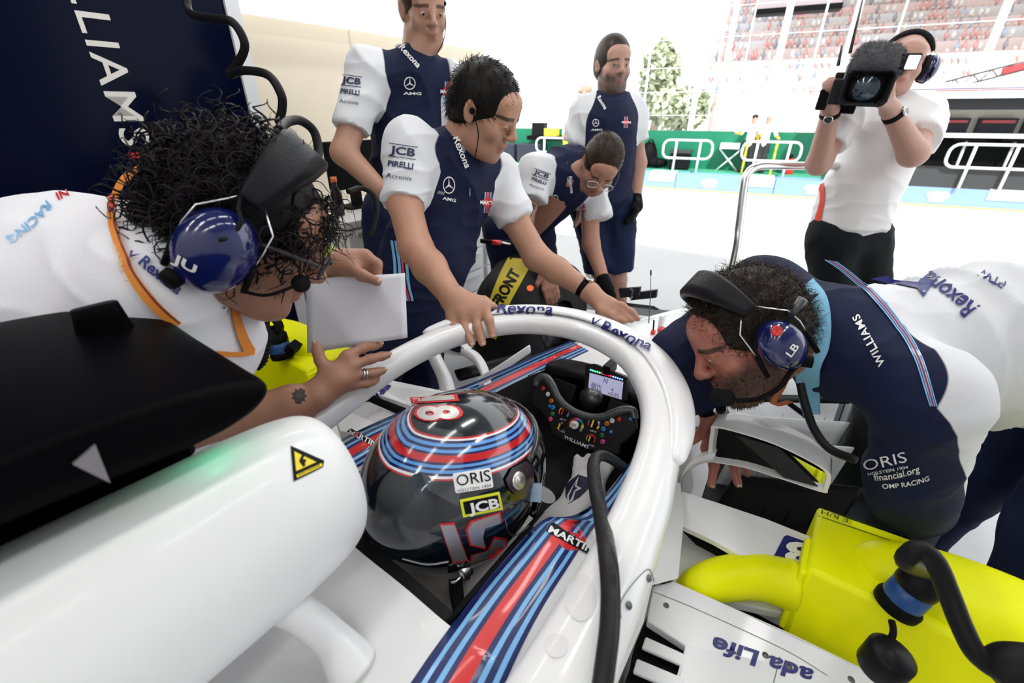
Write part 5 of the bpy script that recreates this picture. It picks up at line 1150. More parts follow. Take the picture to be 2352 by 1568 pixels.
# shirt
S = Sd(); S.cap(pelA, C(-.29, -.5, 1.07), .165, .165, .06).cap(C(-.29, -.5, 1.07), C(-.255, -.37, 1.09), .16, .11, .06)
S.cap(shR, shL, .085, .085, .05).cap(C(-.26, -.40, 1.11), nkA, .105, .080, .04).cap(nkA, nkA*.5+tf(MA, [(0, -.035, -.06)])[0]*.5, .079, .073, .02, fb=True)
S.cap(shR, shR*.35+elR*.65, .085, .07, .03, fb=True).cap(shL, shL*.35+elL*.65, .085, .07, .03, fb=True); S.ell(C(-.21, -.36, 1.02), (.10, .11, .11), k=.06)
v, q = shirt_mesh(S, .006, .005, 20, 11); shirtA = mk('shirt', v, q, M_white_sh, manA)
legs(manA, pelA, [C(-.6, -.95, 0), C(-.3, -.95, 0)], M_trous)
bS = bvh_of([shirtA])
M_lan = mat('lanyard_orange', (.75, .25, .03), .6); M_lan2 = mat('lanyard_maroon', (.16, .02, .02), .6)
LAN = tag(thing('lanyard', 'orange lanyard round the neck of the curly-haired man', 'lanyard', C(-.25, -.4, 1.16)), None)
Lp = [(318, 378), (280, 402), (256, 445), (250, 495), (268, 570), (300, 645), (345, 705), (395, 750)]; Rp = [(328, 392), (292, 420), (272, 455), (268, 500), (287, 565), (318, 632), (362, 690), (412, 738)]
strip_px(Lp, Rp, 0, 1, bS, M_lan, LAN, 'ribbon', n=50, off=.006); strip_px(Lp, Rp, .72, .9, bS, M_lan2, LAN, 'ribbon_edge', n=50, off=.0066); strip_px(Lp[:4], Rp[:4], .1, .7, bS, M_lan2, LAN, 'ribbon_print', n=30, off=.0066)
strip_px([(518, 662), (524, 715), (540, 775), (556, 812)], [(536, 662), (542, 715), (562, 770), (578, 800)], 0, 1, bS, M_lan, LAN, 'ribbon', n=24, off=.006)
strip_px([(578, 800), (540, 806), (490, 802)], [(576, 814), (540, 818), (492, 812)], 0, 1, bS, M_lan, LAN, 'ribbon', n=16, off=.007)
text_px('STARTING GRID', (306, 652), (272, 570), 9, bS, mat('lanyard_pale', (.8, .6, .35), .6), LAN, bold=.01, off=.008, up=(-1, .35)); text_px('2018', (262, 490), (264, 448), 11, bS, mat('lanyard_red', (.85, .12, .05), .6), LAN, bold=.03, off=.008, up=(-1, 0))
text_px('Rexona', (318, 606), (405, 676), 24, bS, M_txt, shirtA, bold=.03, shear=.15, off=.004); tick((309, 590), 22, .7, bS, M_txt, shirtA)
text_px('RACING', (108, 462), (14, 545), 20, bS, M_lb, shirtA, bold=.015, off=.002, curve=6); text_px('NI', (152, 434), (128, 446), 18, bS, M_red, shirtA, bold=.015, off=.002)
# hair
hv, hq = hair_cap(MA, sA, .013, front=.006, low=.015, vox=.005); hA = mk('hair', hv, hq, mat_hair('a', (.006, .005, .006)), manA)
def nb(l, tl, w_): return (np.abs(l[:, 1]*math.cos(tl)-(l[:, 2]-.012)*math.sin(tl)) > w_) | (l[:, 2] < .045)
kp = lambda l: ~((np.abs(l[:, 0]) > .07) & (np.abs(l[:, 1]+.01) < .045) & (l[:, 2] < .03)) & nb(l, .30, .04)
for n_, L_, cu, tu, r_, sd_, lf in ((1300, .060, .0105, 1.7, .0019, 21, .22), (1300, .045, .008, 1.7, .0013, 22, .2), (240, .05, .011, 1.3, .0005, 23, .6)):
    V, Q = strands(hv, hq, n_, L_, cu, tu, r_, MA, comb=(0, .25, -.9), lift=lf, seg=16, seed=sd_, keep=kp, grav=.1, jit=.55); tag(mk('curls', V, Q, mat_hair('a2', (.012, .010, .012)) if sd_ != 23 else mat_hair('a3', (.06, .055, .06)), hA), None, kind='stuff')
V, Q = strands(hv, hq, 200, .06, .012, 1.4, .0014, MA, comb=(0, .6, -.5), lift=.4, seg=14, seed=29, keep=lambda l: (l[:, 1] > .05) & (l[:, 2] > .045), grav=.4); tag(mk('curls', V, Q, mat_hair('a2', (.012, .010, .012)), hA), None, kind='stuff')
# headset, glasses, jewellery
hsA, cupA = headset(MA, sA, 'headset with blue ear cup and black headband on the curly-haired man', .30, (-.012, -.012), boom=(1,), padw=.075, cupk=1.12)
bC = bvh_of([cupA])
text_px('JU', (397, 598), (449, 628), 19, bC, M_wtxt, hsA, bold=.03, off=.002, up=(.35, -.95))
def hsx(a, b): return (300+a/2.903, 180+b/2.903)
kb = project([hsx(290, 1320)], bC, .002)[0]; mk('volume_knob', *lathe([(.0005, .012), (.011, .012), (.013, .008), (.0135, 0)], axm(kb, kb-tf(MA, [(0, 0, .01)])[0]), 24), M_blackm, hsA)
mk('cup_cable', *tube([project([hsx(600, 1075)], bC, .004)[0], P(*hsx(670, 1050), .56), P(*hsx(735, 960), .56), P(*hsx(720, 850), .56), P(*hsx(770, 735), .57)], .0028, 8, 30), M_rubber, hsA)
bm0 = tf(MA, [(.10*sA, .03*sA, -.055*sA)])[0]; mic = P(691, 651, .66)
mk('boom_arm', *tube([bm0, bm0*.5+mic*.5+CV(.0, -.012, .01), mic], .0025, 8, 20), M_blackm, hsA); mk('microphone', *Sd().ell(P(691, 651, .66), .0135).mesh(.0025, 1), mat('foam_black', (.008, .008, .009), .9), hsA)
GL = thing('eyeglasses', 'dark framed glasses with lime rim on the curly-haired man', 'glasses', MA[:3, 3])
T_ = lambda p: tf(MA, np.atleast_2d(p)*sA)
for x in (-1, 1):
    rim = [(x*.034+.027*math.cos(t)*abs(math.cos(t))**-.25, .119-.25*abs(x*.034+.027*math.cos(t))**1.3*.8, .002+.019*math.sin(t)) for t in np.linspace(.05, 2*math.pi+.05, 33)]
    mk('rim', *tube(T_(rim), .0026, 8), mat('rim_lime', (.55, .72, .12), .3) if x < 0 else mat('rim_dark', (.05, .045, .045), .3), GL); c_ = T_(rim); mk('lens', np.vstack([c_[:-1], c_[:-1].mean(0)]), [(j, (j+1) % 32, 32) for j in range(32)], mat('lens_clear', (.8, .85, .85), .02, alpha=.12), GL, smooth=False)
    mk('temple', *tube(T_([(x*.062, .108, .008), (x*.076, .085, .012), (x*.083, .03, .012), (x*.082, -.02, .0)]), .0032, 8, 16), mat('rim_dark', (.05, .045, .045), .3), GL)
mk('bridge', *tube(T_([(-.01, .124, .004), (0, .126, .007), (.01, .124, .004)]), .0025, 8, 8), mat('rim_dark', (.05, .045, .045), .3), GL)
rg = FA[3][0]; rc = rg[0]*.35+rg[1]*.65; rd = nrm(rg[1]-rg[0])
RI = thing('finger_ring', 'double silver ring on the hand resting on the halo', 'ring', rc)
for o_ in (-.0028, .0028): mk('ring_band', *lathe([(.0100, -.002), (.0114, -.0016), (.0114, .0016), (.0100, .002), (.0096, 0)], axm(rc+rd*o_, rd), 28), M_metal, RI)
bl = thing('bracelet', 'black and silver chain bracelet on the wrist holding the paper', 'bracelet', wL)
axb = nrm(P(800, 603, .945)-wL); Mb = axm(wL-axb*.004, axb)
for k in range(18): a = 2*math.pi*k/18; mk('bead', *lathe([(.0004, -.004), (.0042, -.002), (.0042, .002), (.0004, .004)], axm(tf(Mb, [(.033*math.cos(a), .033*math.sin(a), 0)])[0], axb), 8), M_metal if k % 3 else M_blackm, bl)
mk('cord', *lathe([(.031, .006), (.034, .007), (.034, .013), (.031, .014)], Mb, 28), M_blackm, bl)
# corrugated hose below his chin
tag(mk('radio_hose', *tube([P(592, 690, .86)]+[P(x, y, .86) for x, y in ((600, 715), (606, 750), (608, 790), (600, 825), (585, 840))], np.where(np.arange(61) % 3 == 0, .0125, .0105), 14, 61), M_rubber, None), 'black corrugated hose hanging below the curly-haired man', 'hose')
# folded paper
pg = []
for i in range(13):
    for j in range(17):
        u, w_ = j/16, i/12; x = (705*(1-u)+930*u)*(1-w_)+(708*(1-u)+936*u)*w_; y = (641*(1-u)+627*u)*(1-w_)+(810*(1-u)+775*u)*w_
        d = .925+.012*math.sin(u*3.0+w_)*(w_)+.005*abs(math.sin(5*(u-.5*w_)))+.01*w_
        pg.append(P(x, y, d))
PAP = thing('paper_sheet', 'folded blank white paper held beside the halo', 'paper', P(815, 790, .93))
mk('front_leaf', pg, grid_faces(13, 17), mat('paper_white', (.84, .84, .9), .8), PAP, thick=.0006); mk('back_leaf', [p+CV(-.006, -.001, -.009) for p in pg], grid_faces(13, 17), mat('paper_white', (.84, .84, .9), .8), PAP, thick=.0006)
# ---------------------------------------------------------------- G: bearded man with headset, right
skG = skin('g', (.42, .145, .10), (.022, .014, .01)); sG = 1.0
MG = lookm(P(1718, 772, .89), CV(-.87, -.47, -.12), CV(-.45, .88, .03))
nkG, pelG = P(1862, 765, .92), P(2580, 830, .99); chG, miG = P(1960, 795, .94), P(2240, 790, .94); shGl, shGr = P(2120, 905, .77), P(1760, 680, 1.08)
S = Sd(); head(S, MG, sG); S.cap(tf(MG, [(0, -.03, -.05)])[0], nkG, .058, .062, .03); S.cap(chG, pelG, .11, .12, .05)
elGr, wGr = P(1556, 815, 1.08), P(1640, 945, 1.10); S.chain([shGr, elGr, wGr], [.05, .045, .028], .02)
elGl, wGl = P(2095, 1120, .86), P(2060, 1255, 1.04); S.chain([shGl, elGl, wGl], [.05, .045, .03], .02)
FG = [([P(1618, 990, 1.09), P(1597, 1004, 1.08), P(1578, 1020, 1.07)], .0105), ([P(1625, 1030, 1.11), P(1640, 1068, 1.10), P(1634, 1112, 1.08)], .0105), ([P(1655, 1030, 1.12), P(1684, 1062, 1.11), P(1695, 1110, 1.09)], .0105), ([P(1672, 1022, 1.13), P(1704, 1050, 1.13), P(1716, 1088, 1.12)], .0095)]
hand(S, wGr, FG, .032, k=.012); rest_hand(S, wGl, -AX*.6-RX*.6-Z*.3, Z, curl=.4)
manG = skinmesh(S, .004, MG, sG, skG, 'bearded man with headset leaning over the car from the right', beard=1)
nails(FG[1:3], manG, CV(0, -.2, .9)); eyes(MG, sG, manG, (0, 1, -.45))
S = Sd(); S.cap(chG, miG, .12, .155, .06).cap(miG, pelG, .155, .17, .06)
S.cap(shGl, shGr, .080, .088, .06).cap(nkG+CV(.05, -.02, 0), nkG+CV(.015, .0, 0), .10, .082, .04)
S.cap(shGl, elGl, .076, .068, .04, 1).cap(elGl, wGl, .068, .05, .03, 1, fb=True).cap(shGr, elGr, .085, .068, .04, 1).cap(elGr, wGr+(elGr-wGr)*.16, .066, .042, .03, 1, fb=True)
v, q = S.mesh(.006, 2); n = vnorm(v, q)
tq = ((v-chG)@nrm(miG-chG)); ang = (v-chG)@CV(0, .5, .8)
am = np.clip((tq-.06)/.08, 0, 1)*np.clip(S.dist(v, 1)/.05, 0, 1); v = v+n*(am*.0095*(1-2*np.abs(np.sin(tq*42+ang*9+1.1*np.sin(v[:, 2]*11+tq*7)))))[:, None]+n*(.0075*folds(v, 22, 31))[:, None]
a_, b_, c_ = P(1908, 600, 1.0), P(2062, 755, .80), P(2150, 935, .70); pn_ = nrm(np.cross(b_-a_, c_-a_)); pn_ = pn_ if pn_@(pelG-a_) > 0 else -pn_
d_, e_g = P(2150, 935, .70), P(2225, 1130, .78); pm_ = nrm(np.cross(e_g-d_, CV(.25, 0, -1))); pm_ = pm_ if pm_@CV(1, 0, 0) > 0 else -pm_
wf = np.where(v[:, 2] > d_[2], (v-a_)@pn_, np.minimum((v-d_)@pm_, (v-a_)@pn_))
shirtG = mk('jacket', v, q, M_navysh, manG, attrs={'white': wf})
bG = bvh_of([shirtG])
Ls, Rs = [(1893, 596), (1935, 625), (1995, 680), (2052, 748), (2100, 825), (2135, 932)], [(1922, 600), (1962, 630), (2018, 680), (2073, 748), (2120, 825), (2152, 932)]
for a, b, m_ in ((0, .16, M_lb), (.16, .3, M_navy), (.3, .4, M_lb), (.4, .66, mat('stripe_maroon', (.3, .015, .02), .6)), (.66, .76, M_lb), (.76, .88, M_navy), (.88, 1, M_lb)): strip_px(Ls, Rs, a, b, bG, m_, shirtG, n=30, off=.003)
text_px('WILLIAMS', (2036, 836), (1970, 722), 17, bG, M_wtxt, shirtG, bold=.02, off=.003, space=1.1)
text_px('ORIS', (1990, 1082), (2086, 1058), 24, bG, M_wtxt, shirtG, bold=.0, off=.003); text_px('HOLSTEIN 1904', (1998, 1092), (2086, 1072), 6, bG, M_wtxt, shirtG, off=.003); text_px('financial.org', (2012, 1102), (2112, 1080), 15, bG, M_wtxt, shirtG, bold=.01, off=.003, curve=-4); text_px('OMP RACING', (2030, 1120), (2134, 1100), 11, bG, M_wtxt, shirtG, bold=.01, off=.003, curve=-5)
text_px('Rexona', (2248, 706), (2140, 622), 42, bG, M_txt, shirtG, bold=.02, shear=.1, off=.003, up=(-.62, .5)); poly_px([(2000, 640), (2040, 632), (2042, 640), (2110, 650), (2118, 640), (2148, 644), (2120, 684), (2105, 664), (2040, 650)], bG, M_txt, shirtG, 'tick_mark', .003)
text_px('PTW', (2310, 650), (2255, 618), 16, bG, M_txt, shirtG, bold=.02, off=.003)
lb = mat('lining_blue', (.2, .48, .68), .7, bump=.15, bscale=200)
lr = [(1868, 648), (1896, 684), (1909, 740), (1906, 800), (1893, 850), (1886, 910), (1884, 952)]; lpx = project(lr, bG, .008)
mk('collar_lining', *loft([[P(x_, y_+4, proj(p_)[2]+.03), P((x_+a[0])/2, y_+2, proj(p_)[2]+.012), p_] for a, p_, (x_, y_) in zip(lr, lpx, ((1796, 664), (1812, 700), (1822, 750), (1826, 805), (1826, 850), (1834, 905), (1846, 950)))], 36, 8), lb, shirtG, thick=.004)
legs(manG, pelG, [(1.28, .72, 0), (1.36, 1.02, 0)], M_trous, .11)
hv, hq = hair_cap(MG, sG, .012, front=.03, low=.0, vox=.005); hG = mk('hair', hv, hq, mat_hair('g', (.014, .010, .008)), manG)
kpG = lambda l: ~((np.abs(l[:, 0]) > .07) & (np.abs(l[:, 1]+.005) < .04) & (l[:, 2] < .02))
for n_, L_, sd_, m_ in ((2600, .022, 41, mat_hair('g2', (.028, .019, .013))), (900, .027, 42, mat_hair('g3', (.10, .065, .035)))):
    V, Q = strands(hv, hq, n_, L_, .0045, 1.1, .0007, MG, comb=(0, .3, .1), lift=.9, seg=7, seed=sd_, keep=kpG, grav=.05); tag(mk('curls', V, Q, m_, hG), None, kind='stuff')
# stubble-length beard hairs
pv_, pq_ = np.array([x.co for x in manG.data.vertices])+np.array(WO[manG]), np.array([p.vertices[:] for p in manG.data.polygons])
bf = head_fields(MG, sG, pv_, 1)['beard']; sel = pq_[(bf[pq_] > .002).all(1)]
V, Q = strands(pv_, sel, 5200, .009, .0008, .5, .00055, MG, comb=(0, .2, -.8), lift=.6, seg=4, seed=44, grav=.1); tag(mk('beard', V, Q, mat_hair('g', (.014, .010, .008)), manG), None, kind='stuff')
hsG, cupG = headset(MG, sG, 'headset with dark blue ear cup and boom microphone on the bearded man', .34, (-.008, -.012), boom=(-1,), padw=.062, cupk=.88, cupcol=(.006, .012, .10))
bC = bvh_of([cupG])
text_px('LB', (1816, 820), (1834, 796), 16, bC, M_wtxt, hsG, bold=.02, off=.002)
try:
    kb = project([(1783, 760)], bC, .001)[0]; mk('red_button', *lathe([(.0005, .003), (.006, .003), (.0075, .005), (.009, .003), (.0095, 0)], axm(kb, kb-tf(MG, [(0, 0, .01)])[0]), 20), mat('button_scarlet', (.7, .03, .02), .3, coat=.5), hsG)
    kb = project([(1812, 728)], bC, .0)[0]; mk('volume_knob', *tube([kb, kb+CV(.012, .03, .02)], .008, 16), M_dmetal, hsG)
except RuntimeError: pass
kn = P(1846, 826, .80); mk('boom_pivot', *tube([kn-CV(.016, 0, .006), kn+CV(.012, -.004, .004)], [.010, .011], 16), M_blackm, hsG)
mk('boom_arm', *tube([kn, P(1815, 855, .785), P(1790, 890, .79), P(1740, 916, .805), P(1690, 920, .82)], .0045, 10, 40), M_blackm, hsG); mk('microphone', *Sd().cap(P(1668, 914, .835), P(1650, 910, .845), .016).mesh(.0035, 1), mat('foam_black', (.008, .008, .009), .9), hsG)
tag(mk('headset_lead', *tube([P(1838, 880, .80), P(1850, 930, .79), P(1870, 985, .78), P(1905, 1030, .76), P(1965, 1056, .72)], np.where(np.arange(81) % 2 == 0, .0075, .0062), 10, 81), M_rubber, None), 'black coiled headset lead below the light blue collar', 'cable')
wristwatch(wGr+nrm(elGr-wGr)*.02, elGr-wGr, CV(-.1, .3, .9), .033, 'black wristwatch with steel case below the bearded chin')
LAN2 = thing('lanyard', 'orange and white lanyard under the bearded man\'s jaw', 'lanyard', P(1790, 880, .78))
mk('ribbon', *loft([[P(x, y, d), P(x+16, y+6, d)] for x, y, d in ((1808, 838, .85), (1790, 880, .86), (1768, 925, .88), (1810, 918, .88))], 20, 4), mat('lanyard_rust', (.35, .1, .03), .6), LAN2, thick=.001); mk('ribbon', *loft([[P(x, y, d), P(x+12, y+4, d)] for x, y, d in ((1794, 840, .845), (1776, 880, .855), (1764, 892, .86))], 14, 4), mat('lanyard_cream', (.5, .45, .38), .6), LAN2, thick=.001)
# ---------------------------------------------------------------- helpers for team shirts
def team_shirt(par, S, vox, fwd_dec=None, amp=.004, seed=5, sc=20):
    v, q = shirt_mesh(S, vox, amp, sc, seed); wf = S.dist(v, 0)-S.dist(v, 1)+.010
    return mk('shirt', v, q, M_navysh, par, attrs={'white': wf})
def ring_px(cx, cy, r, w_, bvh, m, par, n=20, sq=1.0):
    V2 = [(cx+(r-k*w_)*math.cos(t)*sq, cy+(r-k*w_)*math.sin(t)) for k in (0, 1) for t in np.arange(n)*2*math.pi/n]
    return decal_mesh('emblem', V2, [(j, (j+1) % n, n+(j+1) % n, n+j) for j in range(n)], bvh, m, par, .003, 20)
def star_badge(cx, cy, r, bvh, m, par, sq=.85):
    ring_px(cx, cy, r, r*.1+.8, bvh, m, par, sq=sq)
    for k in range(3):
        a = math.radians(-90+120*k); b = a+math.pi/2; e = np.array([math.cos(a)*sq, math.sin(a)])*r; w_ = np.array([math.cos(b)*sq, math.sin(b)])*r*.13; c = np.array([cx, cy])
        poly_px([tuple(c+w_), tuple(c+e), tuple(c-w_)], bvh, m, par, 'emblem', .003)
def bar_badge(cx, cy, r, bvh, par, ang=.05, txt='MARTINI'):
    c_, s_ = math.cos(ang), math.sin(ang); q = lambda x, y: (cx+x*c_-y*s_, cy+x*s_+y*c_)
    for x0, x1, m_ in ((-.5, -.3, M_lb), (-.2, .2, M_red), (.3, .5, M_lb)): poly_px([q(x0*r, -1.5*r), q(x1*r, -1.5*r), q(x1*r, 1.5*r), q(x0*r, 1.5*r)], bvh, m_, par, 'badge_bar', .002)
    poly_px([q(.8*r*math.cos(t), .75*r*math.sin(t)) for t in np.arange(16)*math.pi/8], bvh, M_red, par, 'badge_disc', .003)
    text_px(txt, q(-1.15*r, .25*r), q(1.25*r, .25*r), .5*r, bvh, M_wtxt, par, bold=.04, off=.004)
def sleeve_text(bvh, par, p, d, hs, m=M_grey_t):
    """three sponsor lines down a sleeve"""
    d = np.array(d, float); p = np.array(p, float); dn = nrm(np.array([-d[1], d[0]])); L = np.linalg.norm(d)
    for k, (t, o, sc_) in enumerate((('JCB', 0, 1), ('PIRELLI', hs*1.75, .75), ('Acronis', hs*3.3, .62))):
        a = p+dn*o; text_px(t, a, a+d, hs*sc_, bvh, m, par, bold=.03 if k < 2 else .0, off=.003)
    c = p+d/2-nrm(np.array([-d[1], d[0]]))*0+np.array([dn[0], dn[1]])*(-hs*.5); e = d/L
    for s1 in (-1, 1):
        o = c+dn*s1*hs*.85; poly_px([tuple(o-d*.56), tuple(o+d*.56), tuple(o+d*.56+dn*1.6), tuple(o-d*.56+dn*1.6)], bvh, m, par, 'badge_frame', .003)
# ---------------------------------------------------------------- B: dark-haired mechanic with both hands on the halo
skB = skin('b', (.52, .27, .175), (.02, .014, .011))
MB = lookm(P(1111, 256, 1.32), CV(.835, -.535, .12), CV(.40, .75, .525)); sB = 1.0
nkB = P(1052, 338, 1.39); shBr, shBl = P(940, 352, 1.34), P(1128, 400, 1.54)
elBr, wBr = P(955, 570, 1.26), P(1040, 685, 1.14); elBl, wBl = P(1232, 590, 1.56), P(1352, 668, 1.50)
S = Sd(); head(S, MB, sB); S.cap(tf(MB, [(0, -.03, -.05)])[0], nkB, .058, .062, .03); S.cap(P(1035, 430, 1.48), P(940, 690, 1.54), .10, .11, .05)
S.chain([shBr, P(928, 462, 1.30), elBr, elBr*.6+wBr*.4, wBr], [.05, .048, .046, .044, .031], .02); S.chain([shBl, P(1180, 500, 1.56), elBl, elBl*.6+wBl*.4, wBl], [.05, .048, .045, .043, .030], .02)
FB = [([P(1038, 728, 1.115), P(1042, 752, 1.10), P(1050, 775, 1.092)], .0095), ([P(1066, 724, 1.11), P(1069, 756, 1.092), P(1083, 788, 1.08)], .0102), ([P(1092, 715, 1.11), P(1097, 752, 1.09), P(1108, 787, 1.08)], .0102), ([P(1112, 702, 1.115), P(1124, 736, 1.092), P(1131, 768, 1.085)], .0098), ([P(1088, 690, 1.13), P(1112, 690, 1.13), P(1136, 705, 1.13)], .010)]
hand(S, wBr, FB, .034, k=.012); S.ell(P(1074, 712, 1.125), (.042, .03, .022), None, .025)
FB2 = [([P(1402, 692, 1.47), P(1430, 702, 1.45), P(1452, 716, 1.44), P(1465, 732, 1.435)], .0095), ([P(1398, 702, 1.465), P(1424, 714, 1.45), P(1450, 736, 1.435)], .0098), ([P(1390, 710, 1.46), P(1412, 722, 1.45), P(1434, 738, 1.435)], .0095), ([P(1380, 714, 1.455), P(1400, 724, 1.45), P(1416, 736, 1.44)], .009)]
hand(S, wBl, FB2, .034, k=.012)
manB = skinmesh(S, .0045, MB, sB, skB, 'dark-haired mechanic reaching across with one hand on the halo', stub=1)
nails(FB[:4], manB, CV(0, .3, .9)); eyes(MB, sB, manB, (0, 1, -.7))
S = Sd(); S.cap(P(1030, 430, 1.49), P(985, 585, 1.52), .148, .138, .06).cap(P(985, 585, 1.52), P(935, 705, 1.56), .138, .155, .05).cap(shBr, shBl, .080, .082, .06).cap(P(1046, 368, 1.43), P(1051, 345, 1.40), .10, .078, .04)
S.cap(shBr+CV(.0, .012, 0), P(926, 470, 1.295), .078, .066, .03, 1, fb=True).cap(shBl, P(1182, 504, 1.56), .074, .063, .03, 1, fb=True)
shB = team_shirt(manB, S, .006, seed=51, amp=.0065); collar(P(1050, 352, 1.405), CV(.1, .9, .3), CV(.7, -.5, .5), .076, .05, M_navysh, shB, .45)
bb_ = bvh_of([shB])
sleeve_text(bb_, shB, (896, 352), (56, 8), 17); star_badge(1031, 425, 20, bb_, M_wtxt, shB, .7); text_px('AMG', (1016, 458), (1046, 464), 7, bb_, M_wtxt, shB, bold=.03, off=.003); text_px('////', (1004, 444), (1020, 448), 7, bb_, M_wtxt, shB, off=.003)
text_px('Rexona', (1040, 320), (1066, 388), 15, bb_, M_wtxt, shB, bold=.02, off=.008, up=(.9, -.3)); bar_badge(1119, 465, 16, bb_, shB)
poly_px([(1077, 430), (1080, 430), (1080, 450), (1077, 450)], bb_, M_metal, shB, 'zip', .003)
tr = legs(manB, P(938, 700, 1.56), [C(.20, -.78, 0), C(.52, -.80, 0)], M_trous, .105)
bt_ = bvh_of([tr, shB])
for a, b, m_ in ((0, .2, M_lb), (.3, .5, M_lb), (.55, .7, M_red), (.8, 1, M_lb)): strip_px([(899, 552), (905, 600), (908, 640), (925, 690)], [(928, 556), (938, 600), (942, 650), (950, 690)], a, b, bt_, m_, tr, n=14, off=.004)
hv, hq = hair_cap(MB, sB, .012, front=.016, vox=.005); hB = mk('hair', hv, hq, mat_hair('b', (.009, .007, .007)), manB)
V, Q = strands(hv, hq, 3000, .022, .0018, .5, .0010, MB, comb=(0, .9, -.3), lift=.28, seg=6, seed=61, grav=.1, jit=.25); tag(mk('locks', V, Q, mat_hair('b2', (.012, .009, .009)), hB), None, kind='stuff')
er_ = tf(MB, [(.083*sB, .004, .0)])[0]
t = thing('earphone', 'black earphone with thin lead in the reaching mechanic\'s ear', 'earphone', er_); mk('bud', *Sd().ell(er_, .009).mesh(.0025), M_blackm, t)
mk('lead', *tube([er_, P(1098, 300, 1.24), P(1096, 335, 1.26), P(1090, 362, 1.29)], .0016, 6, 16), M_blackm, t)
wristwatch(wBl+nrm(elBl-wBl)*.02, wBl-elBl, CV(.3, .8, .5), .031, 'black strap wristwatch on the reaching mechanic\'s far arm')
# ---------------------------------------------------------------- C: mechanic standing behind, head cut by the frame
skC = skin('c', (.52, .28, .19), (.05, .03, .018)); MC = lookm(P(972, 22, 1.630), CV(.45, -.62, .64), CV(.1, .75, .65)); sC = 1.0
nkC = P(960, 128, 1.680); shCr, shCl = P(848, 165, 1.660), P(1040, 195, 1.780); elCr, wCr = P(790, 350, 1.660), P(872, 432, 1.680)
S = Sd(); head(S, MC, sC, jaw=1.1); S.cap(tf(MC, [(0, -.03, -.05)])[0], nkC, .058, .062, .03); S.cap(P(945, 230, 1.780), P(930, 480, 1.910), .11, .11, .05); S.chain([shCr, elCr, wCr], [.052, .046, .032], .02); S.chain([shCl, P(1060, 380, 1.860), P(1010, 480, 1.860)], [.05, .044, .03], .02)
rest_hand(S, wCr, nrm(wCr-elCr), CV(0, .5, -.8)); rest_hand(S, P(1010, 480, 1.860), CV(-.7, -.5, 0), CV(0, .7, .7))
manC = skinmesh(S, .006, MC, sC, skC, 'tall mechanic standing behind with head cut off by the top edge', stub=1); eyes(MC, sC, manC, (0, 1, -.4))
S = Sd(); S.cap(P(945, 215, 1.800), P(935, 470, 1.940), .155, .15, .06).cap(shCr, shCl, .075, .08, .06).cap(P(955, 165, 1.730), P(960, 140, 1.690), .10, .078, .04)
S.cap(shCr, P(808, 300, 1.660), .078, .071, .03, 1, fb=True).cap(shCl, P(1058, 320, 1.840), .075, .069, .03, 1, fb=True); shC = team_shirt(manC, S, .008, seed=71, amp=.0065); collar(P(957, 150, 1.705), CV(.0, .97, .2), CV(.4, -.2, .8), .076, .055, M_navysh, shC, .55)
bb_ = bvh_of([shC]); sleeve_text(bb_, shC, (786, 190), (42, 5), 14); star_badge(941, 191, 15, bb_, M_wtxt, shC, .9); text_px('AMG', (926, 217), (968, 218), 6, bb_, M_wtxt, shC, bold=.03, off=.003); text_px('Rexona', (918, 112), (958, 158), 13, bb_, M_wtxt, shC, bold=.02, off=.006); bar_badge(1028, 210, 15, bb_, shC)
legs(manC, P(930, 490, 1.960), [C(.62, -1.15, 0), C(.95, -1.12, 0)], M_trous, .105, vox=.016)
hv, hq = hair_cap(MC, sC, .010, front=.0, vox=.008); mk('hair', hv, hq, mat_hair('c', (.05, .03, .018)), manC)
t = thing('earphone', 'thin earphone lead hanging beside the standing mechanic\'s neck', 'earphone', P(1022, 60, 1.580)); mk('lead', *tube([P(1020, 10, 1.580), P(1024, 60, 1.580), P(1018, 95, 1.610), P(1003, 125, 1.660)], .0015, 6, 20), M_blackm, t); mk('bud', *Sd().ell(P(1020, 8, 1.580), .009).mesh(.003), M_blackm, t)
# ---------------------------------------------------------------- D: mechanic bending forward with glasses
skD = skin('d', (.45, .22, .15), (.035, .02, .014)); MD = lookm(P(1380, 378, 2.0), CV(-.10, -.93, .34), CV(.22, .34, .91)); sD = 1.0
nkD = P(1322, 400, 2.08); shDr, shDl = P(1235, 395, 2.05), P(1352, 430, 2.25); elDr, wDr = P(1200, 520, 2.1), P(1250, 620, 2.1); elDl, wDl = P(1358, 560, 2.25), P(1385, 640, 2.2)
S = Sd(); head(S, MD, sD); S.cap(tf(MD, [(0, -.03, -.05)])[0], nkD, .056, .06, .03); S.cap(P(1290, 415, 2.15), P(1190, 530, 2.45), .11, .11, .05); S.chain([shDr, elDr, wDr], [.052, .046, .03], .02, 2); S.chain([shDl, elDl, wDl], [.05, .042, .03], .02)
rest_hand(S, wDr, CV(.3, -.9, 0), CV(0, 0, 1))
manD = skinmesh(S, .0065, MD, sD, skD, 'mechanic with glasses bending forward over the front wheel', extra=lambda v: np.where(S.dist(v, 2) < S.dist(v, 0)-.02, wob(v, 120, 8)+.1, -1), stub=1)
S = Sd().cap(wDl, wDl+CV(.02, -.05, 0), .034, .036, .02); rest_hand(S, wDl, CV(.2, -.95, .1), CV(0, 0, 1), rad=.012); mk('glove', *S.mesh(.006), M_blackm, manD)
S = Sd(); S.cap(P(1300, 405, 2.18), P(1200, 510, 2.45), .14, .14, .06).cap(shDr, shDl, .082, .08, .06).cap(P(1312, 405, 2.13), P(1320, 402, 2.1), .1, .08, .04)
